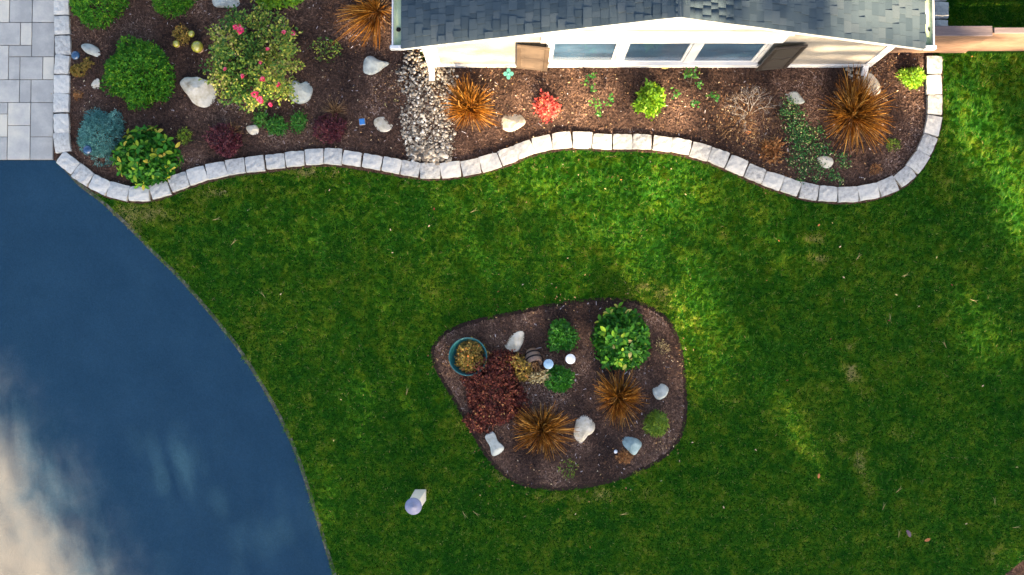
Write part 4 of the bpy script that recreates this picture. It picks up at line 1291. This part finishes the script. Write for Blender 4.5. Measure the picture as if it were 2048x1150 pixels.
# turquoise cross ornament
a, b, _ = at(1017, 147.5, .25)
g = empty('garden_ornament', (a, b, 0), 'turquoise four lobed cross ornament on a stake by the house wall', 'garden ornament')
bm = bmesh.new()
outl = []
for k in range(48):
    an = 2 * math.pi * k / 48
    rr = .034 + .056 * abs(math.cos(2 * an)) ** .7
    outl.append((rr * math.cos(an), rr * math.sin(an) * 1.08))
add_prism(bm, outl, 'z', .24, .255)
link('ornament_cross', mesh_bm('ornament_cross', bm, M['turq']), g)
lathe('ornament_boss', [(.02, .255), (.018, .264), (0, .27)], M['turq'], g, 16)
lathe('stake', [(0, 0), (.007, 0), (.007, .239), (0, .239)], M['metal'], g, 10)
# little white ball
a, b, _ = at(1231, 903, .06)
lo = lathe('white_ball', [(.034 * math.sin(math.pi * k / 12), .034 - .034 * math.cos(math.pi * k / 12)) for k in range(13)], M['white_plastic'], None, 20, (a, b, .05))
tag(lo, 'tiny white ball on the mulch beside the low rusty tuft', 'ball')

# square white post with a round cap on the lawn
a, b, _ = at(841, 990, 0)
post = empty('lamp_post', (a, b, 0), 'white square post with round pale cap standing alone on the lawn', 'post')
bm = bmesh.new(); vs = add_box(bm, -.098, .098, -.098, .098, -.05, 1.70)
for v in vs:
    if v.co.z > 1: v.co.x *= .86; v.co.y *= .86
bmesh.ops.bevel(bm, geom=bm.edges[:], offset=.006, segments=1, affect='EDGES')
link('post_shaft', mesh_bm('post_shaft', bm, M['post']), post)
lathe('post_cap', [(0, 1.701), (.13, 1.701), (.137, 1.715), (.134, 1.735), (.09, 1.765), (.062, 1.775), (.058, 1.80), (.03, 1.82), (.018, 1.83), (.016, 1.85), (0, 1.858)], M['cap'], post, 32)

# ------------------------------------------------------------------ pebble strip
def pebbles(name, poly_px, n, rmin, rmax, seed):
    r = np.random.default_rng(seed)
    P = np.array([at(x, y)[:2] for x, y in poly_px])
    x0, y0 = P.min(0); x1, y1 = P.max(0)
    X = r.uniform(x0, x1, n * 4); Y = r.uniform(y0, y1, n * 4)
    k = inside(P, X + r.normal(0, .05, n * 4) * (r.random(n * 4) < .5), Y + r.normal(0, .04, n * 4)); X, Y = X[k], Y[k]
    k = r.random(len(X)) < 1.0 - .55 * np.clip((Y - 3.6) / 1.2, 0, 1) * (.4 + vnoise(X, Y, .3, seed)); X, Y = X[k][:n], Y[k][:n]
    bm = bmesh.new(); bmesh.ops.create_icosphere(bm, subdivisions=1, radius=1.0)
    sv = np.array([v.co[:] for v in bm.verts]); sf = np.array([[v.index for v in f.verts] for f in bm.faces]); bm.free()
    m = len(X)
    rad = rmin + (rmax - rmin) * r.random(m) ** 2.2
    an = r.uniform(0, 6.28, m)
    sc = np.stack([rad * r.uniform(.9, 1.5, m), rad * r.uniform(.75, 1.1, m), rad * r.uniform(.5, .8, m)], 1)
    V = sv[None] * sc[:, None, :] * r.uniform(.86, 1.14, (m, len(sv), 1))
    c, s = np.cos(an)[:, None], np.sin(an)[:, None]
    V = np.stack([V[..., 0] * c - V[..., 1] * s + X[:, None], V[..., 0] * s + V[..., 1] * c + Y[:, None], V[..., 2] + (.055 + r.uniform(0, .03, m) + sc[:, 2] * .4)[:, None]], 2)
    Fq = (sf[None] + (np.arange(m) * len(sv))[:, None, None]).reshape(-1, 3)
    t = np.repeat(r.random(m), len(sf))
    return tag(link(name, mesh_np(name, V.reshape(-1, 3), Fq, M['pebble'], True, t)), 'strip of rounded river pebbles running from the left downspout to the edging' if n > 500 else 'few pale pebbles around the right downspout', 'pebbles', kind='stuff')


pebbles('river_pebbles', [(815, 95), (862, 100), (905, 140), (915, 175), (900, 210), (902, 240), (905, 280), (905, 300), (900, 322), (850, 325), (815, 312), (805, 270), (800, 230), (818, 205), (808, 185), (790, 165), (800, 140), (812, 130)], 3000, .008, .032, 4)
pebbles('river_pebbles', [(1690, 138), (1730, 135), (1740, 150), (1720, 165), (1695, 158)], 60, .015, .035, 6)
pebbles('river_pebbles', [(815, 300), (900, 300), (892, 328), (860, 330), (820, 318)], 90, .03, .058, 8)['label'] = 'larger pale pebbles at the foot of the pebble strip'

# ------------------------------------------------------------------ mulch chips
def chips(name, obj, poly, n, seed, lab):
    r = np.random.default_rng(seed)
    P = np.array(poly); x0, y0 = P.min(0); x1, y1 = P.max(0)
    y1 = min(y1, 6.3)
    X = r.uniform(x0, x1, n); Y = r.uniform(y0, y1, n); k = inside(P, X, Y); X, Y = X[k], Y[k]
    # height of the bed below each chip: nearest sample
    co = np.empty(len(obj.data.vertices) * 3, np.float32); obj.data.vertices.foreach_get('co', co); co = co.reshape(-1, 3)
    from mathutils.kdtree import KDTree
    kd = KDTree(len(co))
    for i, q in enumerate(co): kd.insert((q[0], q[1], 0), i)
    kd.balance()
    Z = np.array([co[kd.find((x, y, 0))[1], 2] for x, y in zip(X, Y)])
    m = len(X)
    an = r.uniform(0, 6.28, m); L = r.gamma(2.2, .011, m) + .010; Wd = r.uniform(.003, .010, m)
    ti = r.normal(0, .3, m)
    D = np.stack([np.cos(an) * np.cos(ti), np.sin(an) * np.cos(ti), np.sin(ti)], 1)
    side = np.stack([-np.sin(an), np.cos(an), r.normal(0, .5, m)], 1); side = norm(side)
    c = np.stack([X, Y, Z + r.uniform(.004, .02, m)], 1)
    a = c - D * L[:, None] * .5; b = c + D * L[:, None] * .5; w = side * Wd[:, None]
    nz = np.array([0, 0, 1.0]) * (Wd[:, None] * .5)
    V = np.stack([a - w, b - w * .7, b + nz, a + nz, b + w * .7, a + w], 1).reshape(-1, 3)
    o = np.arange(m) * 6
    Fq = np.concatenate([np.stack([o, o + 1, o + 2, o + 3], 1), np.stack([o + 3, o + 2, o + 4, o + 5], 1)])
    t = np.clip(r.beta(1.6, 2.4, m) * .75 + .75 * (vnoise(X, Y, .45, seed) - .4) + .3 * (vnoise(X, Y, .15, seed + 9) - .5), 0, .96); t[r.random(m) < .006] = 1.0
    return tag(link(name, mesh_np(name, V, Fq, M['chips'], False, np.concatenate([t, t]))), lab, 'mulch', kind='stuff')


chips('bark_chips', bed_main, bed, 120000, 1, 'loose dark bark mulch covering the bed in front of the house')
chips('bark_chips', bed_oval, oval_in, 46000, 2, 'loose dark bark mulch covering the island bed in the lawn')
chips('bark_chips', bed_c, corner_bed, 5000, 3, 'loose dark bark mulch in the bottom right corner bed')



def litter(obj, spots, n, seed, lab):
    r = np.random.default_rng(seed)
    XY = []
    for (cx, cy, rr, w) in spots:
        a, b, _ = at(cx, cy, .06); k = int(n * w)
        XY.append(np.stack([a + r.normal(0, rr / PXM * .6, k), b + r.normal(0, rr / PXM * .5, k)], 1))
    XY = np.concatenate(XY); m = len(XY)
    P = np.concatenate([XY, r.uniform(.07, .095, (m, 1))], 1)
    an = r.uniform(0, 6.28, m)
    D = norm(np.stack([np.cos(an), np.sin(an), r.normal(0, .2, m)], 1))
    V, Fq, t = leaf_quads(P, D, r.uniform(.02, .05, m), r.uniform(.010, .024, m), r.random(m), .2)
    return tag(link('leaf_litter', mesh_np('leaf_litter', V, Fq, M['litter'], False, t)), lab, 'leaf litter', kind='stuff')


M['litter'] = G('leaf_litter', [(0.0, (0.09, 0.04, 0.02)), (0.4, (0.22, 0.11, 0.05)), (0.8, (0.36, 0.23, 0.11)), (1.0, (0.48, 0.40, 0.28))], 0.8, 0, spec=.1)
litter(bed_main, [(790, 175, 40, .12), (840, 140, 40, .05), (1510, 265, 60, .16), (1470, 215, 60, .12), (1560, 320, 50, .08), (1130, 230, 120, .12), (1330, 230, 110, .10), (1700, 230, 110, .1), (980, 170, 60, .08), (700, 290, 90, .05), (500, 270, 140, .04), (250, 230, 120, .03), (1790, 140, 50, .06), (680, 150, 80, .03)], 1500, 14, 'brown and tan leaf litter scattered on the mulch in front of the house')
litter(bed_oval, [(1100, 640, 120, .25), (1335, 720, 40, .15), (1200, 870, 120, .25), (1060, 930, 90, .15), (1330, 880, 40, .1), (900, 720, 40, .1)], 420, 15, 'brown and tan leaf litter scattered on the island bed')
# ------------------------------------------------------------------ grass
def lawn_grass():
    n = 1950000
    r = np.random.default_rng(3)
    X = r.uniform(-8.6, 10.6, n); Y = r.uniform(-5.4, 7.2, n)
    jx, jy = r.normal(0, .022, n), r.normal(0, .022, n)
    keep = ~inside(drive_poly, X + jx * .6, Y + jy * .6) & ~inside(oval, X + jx, Y + jy) & ~inside(bed, X, Y) & ~inside(corner_bed, X, Y)
    keep &= ~((X > WX0 - .2) & (X < WX1 + .45) & (Y > 4.9))
    keep &= ~((Y > fy0 - .02) & (Y < fy0 + .12) & (X > 6))
    keep &= ~((X < -5.0) & (Y > at(0, 321)[1] - .05))
    X, Y = X[keep], Y[keep]
    # off the edging strip: drop points close to the block row
    ep = np.array(edge)
    dm = np.full(len(X), 9.0)
    for i in range(len(ep) - 1):
        a, b = ep[i], ep[i + 1]; ab = b - a
        near = (np.abs(X - (a[0] + b[0]) / 2) < .5) & (np.abs(Y - (a[1] + b[1]) / 2) < .5)
        if not near.any(): continue
        t = np.clip(((X[near] - a[0]) * ab[0] + (Y[near] - a[1]) * ab[1]) / (ab @ ab), 0, 1)
        dm[near] = np.minimum(dm[near], np.hypot(X[near] - a[0] - t * ab[0], Y[near] - a[1] - t * ab[1]))
    k = dm > .165 + r.uniform(0, .03, len(dm)); X, Y = X[k], Y[k]
    # outside the picture the sward thins out
    px, py = proj(X, Y, 0)
    fr = (px > -200) & (px < 2250) & (py > -140) & (py < 1320)
    X, Y = X[fr], Y[fr]
    # worn, dry spots: thinner, straw coloured sward
    px, py = proj(X, Y, 0)
    dry = np.zeros(len(X))
    for (cx, cy, rx, ry, am) in [(262, 432, 34, 30, .9), (300, 425, 60, 22, .6), (430, 385, 60, 10, .5), (640, 345, 90, 14, .55), (360, 540, 14, 40, .2), (900, 375, 60, 10, .35), (1270, 575, 70, 14, .6), (1330, 600, 40, 30, .5),
                                 (1180, 990, 90, 14, .6), (1100, 1000, 60, 12, .5), (1395, 840, 18, 40, .5), (1000, 955, 20, 30, .5), (1700, 750, 14, 24, .7), (1680, 890, 16, 22, .6), (1720, 930, 20, 40, .6), (1800, 870, 18, 14, .6), (1740, 985, 14, 30, .5),
                                 (1640, 515, 40, 12, .5), (1635, 480, 20, 16, .4), (1800, 570, 30, 10, .3), (1255, 990, 80, 14, .5), (1270, 1060, 60, 20, .4), (1450, 810, 40, 30, .3), (1700, 690, 40, 16, .3), (1150, 1050, 50, 30, .4), (880, 945, 30, 12, .3), (910, 850, 30, 40, .3), (850, 970, 14, 20, .5), (1890, 300, 12, 120, .4), (640, 680, 20, 20, .3), (1990, 1110, 40, 30, .4)]:
        dry = np.maximum(dry, am * np.exp(-((px - cx) / rx) ** 2 - ((py - cy) / ry) ** 2))
    n1 = vnoise(X, Y, .55, 1); n2 = vnoise(X, Y, .17, 2); n3 = vnoise(X, Y, .065, 3)
    dry *= .35 + 1.1 * n2
    k = r.random(len(X)) > dry * .45
    X, Y, dry, n1, n2, n3 = X[k], Y[k], dry[k], n1[k], n2[k], n3[k]
    m = len(X)
    an = 6.28 * (1.6 * vnoise(X, Y, .11, 5) + .8 * vnoise(X, Y, .045, 6)) + r.normal(0, .55, m)
    h = r.uniform(.018, .050, m) * (.45 + .55 * n1 + .9 * n2 * n3 + .25 * n3)
    lean = r.uniform(.4, 1.5, m)
    w = r.uniform(.0030, .0060, m)
    dx, dy = np.cos(an), np.sin(an)
    b0 = np.stack([X - dy * w, Y + dx * w, np.zeros(m)], 1); b1 = np.stack([X + dy * w, Y - dx * w, np.zeros(m)], 1)
    tp = np.stack([X + dx * h * lean, Y + dy * h * lean, h], 1)
    V = np.stack([b0, b1, tp], 1).reshape(-1, 3)
    Fq = np.arange(3 * m).reshape(m, 3)
    t = r.random(m) ** 1.3 * .75 + .45 * (n3 - .5) + .32 * (n2 - .5) + dry * r.uniform(.5, 2.0, m)
    t[r.random(m) < .012] = 1.6
    me = mesh_np('grass', V, Fq, M['grass'], False, t)
    return tag(link('grass', me), 'mown green lawn grass around the beds', 'grass', kind='stuff')


lawn_grass()

# fallen leaves
def fallen(px, py, L, mat, label, rz, group=None):
    me = big_leaf_mesh('fallen_leaf', mat, L, L * .5, int(px))
    a, b, _ = at(px, py, .05)
    o = link('fallen_leaf', me, None, (a, b, .052), rz)
    o.rotation_euler = (random.uniform(-.3, .3), random.uniform(-.3, .1), rz)
    return tag(o, label, 'leaf', group)


def fl_mat(name, c): return plain(name, c, .7, .2)


M['fl_o'] = fl_mat('fallen_leaf_orange', (.42, .15, .05)); M['fl_t'] = fl_mat('fallen_leaf_tan', (.50, .36, .20)); M['fl_d'] = fl_mat('fallen_leaf_dark', (.13, .08, .09)); M['fl_y'] = fl_mat('fallen_leaf_yellow', (.5, .40, .14)); M['fl_r'] = fl_mat('fallen_leaf_red', (.22, .04, .03))
fallen(1813, 1060, .15, 'fl_d', 'dark curled leaf low on the right of the lawn', -1.0)
fallen(1849, 1082, .11, 'fl_o', 'orange leaf low on the right of the lawn', .4)
fallen(1637, 957, .09, 'fl_o', 'small orange leaf right of the island bed, on the lawn', 1.4)
fallen(770, 205, .09, 'fl_y', 'left pale yellow leaf lying left of the pebble strip', -1.2)
fallen(785, 200, .11, 'fl_y', 'right pale yellow leaf lying left of the pebble strip', -.2)
fallen(1489, 267, .12, 'fl_o', 'orange leaf on the mulch below the bare shrub', .2)
fallen(1485, 290, .10, 'fl_o', 'small rust leaf on the mulch near the edging below the bare shrub', 1.2)
fallen(1765, 196, .10, 'fl_t', 'tan leaf beside the widest grass near the stone slab', -.5)
fallen(1323, 136, .13, 'fl_y', 'yellow leaf against the base of the window wall', .1)
for (x, y) in [(680, 798), (1556, 480), (1640, 448), (1664, 444), (1678, 495), (1872, 517), (1902, 568), (1840, 612), (1685, 553), (1535, 560), (1373, 390), (1212, 378), (900, 598), (1387, 885), (1510, 898), (1663, 676), (1780, 642), (1790, 588), (1946, 112), (1933, 102), (780, 457), (860, 450), (868, 420), (787, 505), (1150, 1030), (667, 883), (1577, 760), (1446, 1012), (1968, 770), (2036, 934), (560, 590), (1240, 360), (660, 378), (1935, 1047), (1180, 1092)]:
    fallen(x, y, random.uniform(.032, .055), random.choice(['fl_t', 'fl_t', 'fl_o', 'fl_y', 'fl_r']), 'tiny tan, orange or red leaf scrap lying on the lawn', random.uniform(0, 6), 'leaf scraps scattered on the lawn')
# pine needles in pairs
nm = {}
for (x, y, rz) in [(1712, 520, .9), (1803, 553, .3), (1780, 642, 1.5), (1940, 598, -.4), (1893, 696, 2.0), (1765, 1020, 1.2), (1797, 1075, 1.4), (1990, 1010, 1.6), (1792, 985, .7), (425, 440, .2), (462, 490, .8), (812, 790, 1.3), (925, 1022, -1.1), (946, 1022, -.7), (940, 425, .4), (2025, 1055, .05), (1240, 1030, .2), (530, 595, 2.2)]:
    if not nm:
        nm['m'] = stems_mesh('pine_needles', np.array([[0, 0, 0], [0, 0, 0], [.01, 0, 0]]), np.array([[.14, .03, .01], [.15, -.02, .005], [.12, .0, .012]]), .0035, M['cream'], 3, 0, .08)
    a, b, _ = at(x, y, .05)
    o = link('pine_needles', nm['m'], None, (a, b, .05), rz)
    tag(o, 'pair of straw coloured pine needles lying on the lawn', 'pine needles', 'pine needles scattered on the lawn')

# ------------------------------------------------------------------ trees south of the lawn: crowns shaped to throw the dappled shade
def blob(px, py, cx, cy, rx, ry, rot=0.0):
    c, s = math.cos(rot), math.sin(rot)
    a = (px - cx) * c + (py - cy) * s; b = -(px - cx) * s + (py - cy) * c
    return np.exp(-((a / rx) ** 2 + (b / ry) ** 2) ** 1.5)


def wanted_sunlight(u, v):
    """sunlight wanted at shadow point (u, v) on the ground; the crowns are thinned to match"""
    px, py = proj(u, v, np.zeros_like(u))
    o = np.zeros_like(u)
    for (cx, cy, rx, ry, rot, amp) in [
        (1145, 188, 140, 82, 0, 1.0), (1315, 196, 90, 76, 0, 1.0), (970, 190, 85, 85, 0, .8), (1830, 130, 58, 70, 0, 1.0), (1950, -10, 130, 105, 0, .85), (1715, 225, 60, 60, 0, .4),
        (1450, 185, 80, 70, 0, .5), (1600, 200, 60, 60, 0, .2), (745, 25, 70, 40, 0, .6), (490, 70, 70, 50, 0, .35), (550, 150, 50, 40, 0, .3),
        (1150, 285, 130, 30, 0, .22), (1320, 290, 80, 30, .2, .2), (1150, 350, 165, 55, 0, .60), (1335, 370, 95, 85, .3, .72), (1215, 430, 100, 75, .4, .55), (1000, 375, 100, 45, 0, .32), (1100, 430, 480, 140, 0, .13), (950, 640, 330, 170, 0, .05), (1280, 500, 90, 60, 0, .25),
        (1958, 262, 46, 100, -.35, .85), (2036, 395, 46, 110, -.3, .9), (1395, 640, 65, 120, -.1, .5), (1290, 585, 60, 22, .3, .35), (1955, 640, 50, 75, -.5, .38), (1400, 400, 60, 60, 0, .25), (2020, 700, 50, 40, 0, .25),
        (1590, 850, 22, 110, -.55, .32), (1560, 480, 40, 50, 0, .2), (760, 800, 70, 60, 0, .16), (800, 480, 90, 40, 0, .12), (640, 440, 60, 60, 0, .16), (870, 610, 60, 40, 0, .2), (1130, 560, 80, 30, 0, .2), (2030, 1120, 30, 25, 0, .3),
        (350, 940, 40, 76, -.42, .30), (430, 1010, 20, 60, -.4, .10), (640, 985, 36, 80, .35, .13), (520, 1080, 40, 90, .6, .07)]:
        o = np.maximum(o, amp * blob(px, py, cx, cy, rx, ry, rot))
    # band kept dense to throw a limb-like shadow across the bed
    o *= 1 - .85 * blob(px, py, 1262, 165, 28, 60, -.28)
    # sunlight wanted on the drive: everything left of a slanting line
    d = (px - (-62 + (py - 800) * .88 - np.maximum(0, py - 960) * .30)) / 36.0
    drv = 1 / (1 + np.exp(np.clip(d, -30, 30))) * (py > 640)
    drv *= 1 - .75 * blob(px, py, 150, 1060, 18, 130, -.55) - .5 * blob(px, py, 60, 1010, 14, 90, -.5) * .6
    o = np.maximum(o, np.clip(drv, 0, 1))
    # front wall of the house, unfolded behind its foot
    k = SUN_H[1] * -1 / math.tan(SUN_EL); ku = SUN_H[0] / math.tan(SUN_EL)
    z = (v - WY) / k; x = u + z * ku
    onwall = (z > -.02) & (x > WX0 - .35) & (x < WX1 + .3)
    zr = EZ + (RX - EX0 - np.abs(x - RX)) * sl
    fl = (.60 + .12 * np.sin(z * 4 + x * 2)) / (1 + np.exp((x - 1.75 - .25 * np.sin(z * 5)) / .12))
    stripe = .5 + .5 * np.sin(z * 9.5 + .8 * np.sin(x * 1.3) + .6 * np.sin(x * 3.1 + z * 4))
    wl = np.maximum(fl, .01 + .52 * np.clip((stripe - .42) * 2.4, 0, 1) * (.6 + .4 * np.sin(x * .9 + z * 2.2)))
    wl *= 1 - .6 * ((x > 1.95) & (x < 4.1) & (z > .5) & (z < 2.0))
    wl = np.where(z > 2.35, np.maximum(wl, np.where(x < 2.1, .62, .34 - .2 * np.sin(z * 14 + x))), wl)
    wl = np.where(z < .3, np.where(x < 1.2, .45, .08), wl)
    wl *= 1 - 1.0 * ((x > 4.12) & (x < 4.82) & (z < 2.05) & (z > .1))
    wl = np.where(z < zr - .03, wl, 0)
    # roof: left slope shaded, right slope lit near the eave with branch-like shade
    zz = np.clip(z, 0, 6)
    # point on the right slope for (u, v): y between rake and the frame top
    best = np.zeros_like(u)
    for yy in (4.85, 5.05, 5.3, 5.6):
        zq = (v - yy) / k; xq = u + zq * ku
        zroof = EZ + (EX1 - xq) * sl
        on = (np.abs(zq - zroof) < .12) & (xq > RX - .05)
        ll = np.clip((xq - 4.75) / .35, 0, 1) * (1 - .75 * np.exp(-((xq - 5.1) / .09) ** 2)) + .75 * np.exp(-((xq - 2.62) / .22) ** 2) + .5 * np.exp(-((xq - 4.3) / .1) ** 2) + .45 * np.exp(-((xq - 3.55) / .07) ** 2) + .3 * np.exp(-((xq - 3.0) / .12) ** 2)
        best = np.where(on, np.maximum(best, np.clip(ll, 0, 1)), best)
    house_o = np.where(onwall & (z < zr - .03), wl, best)
    inside_house = (v > WY - .02) & (z > -.02) & (((x > WX0 - .35) & (x < WX1 + .3)) | (best > 0))
    return np.where(inside_house, house_o, o)


TREES = [(1.3, -26.4, 'leftmost'), (5.0, -25.4, 'second from left'), (13.6, -26.0, 'middle one'), (19.4, -25.6, 'second from right'), (23.2, -26.4, 'rightmost')]
N_LEAF = 420000
k = -SUN_H[1] / math.tan(SUN_EL); ku = SUN_H[0] / math.tan(SUN_EL)
u = rng.uniform(-11.5, 11.5, N_LEAF); v = rng.uniform(-6.0, 15.0, N_LEAF)
yd = rng.uniform(-28.6, -23.6, N_LEAF)
z = (v - yd) / k; x = u + z * ku
acc = rng.random(N_LEAF) < -np.log(np.maximum(wanted_sunlight(u, v), 1e-5)) / 7.0  # leaves dropped so the crowns cast the wanted pattern of sun and shade
acc &= (z > 8) & (z < 25)
x, yd, z = x[acc], yd[acc], z[acc]
idx = np.argmin([np.abs(x - t[0]) for t in TREES], 0)
for i, (txx, tyy, which) in enumerate(TREES):
    root = empty('shade_tree', (txx, tyy, 0), 'tall evergreen out of frame south of the lawn, ' + which + ' of its row', 'tree', 'unseen trees along the far side of the lawn, crowns shaped to throw shade')
    kk = idx == i
    P = np.stack([x[kk] - txx, yd[kk] - tyy, z[kk]], 1); n = len(P)
    D = norm(rng.normal(0, 1, (n, 3)))
    V, Fq, t = leaf_quads(P - D * .06, D, .15 * rng.uniform(.7, 1.2, n), .114 * rng.uniform(.7, 1.2, n), rng.random(n), .1)
    link('crown', mesh_np('crown', V, Fq, M['tree_leaf'], False, t), root)
    lathe('trunk', [(0, -.1), (.32, -.1), (.24, .6), (.18, 8), (.08, 17), (.02, 24), (0, 24.2)], M['bark'], root, 12)
    # limbs only where leaves hang
    sel = rng.choice(n, min(16, n), replace=False) if n else []
    tp = P[sel] * np.array([.75, .75, 1]); bs = np.stack([np.zeros(len(sel)), np.zeros(len(sel)), np.maximum(7.0, tp[:, 2] - np.linalg.norm(tp[:, :2], axis=1) * .35)], 1)
    link('limb', stems_mesh('limb', bs, tp, .03, M['bark'], 3, .05, .05), root)
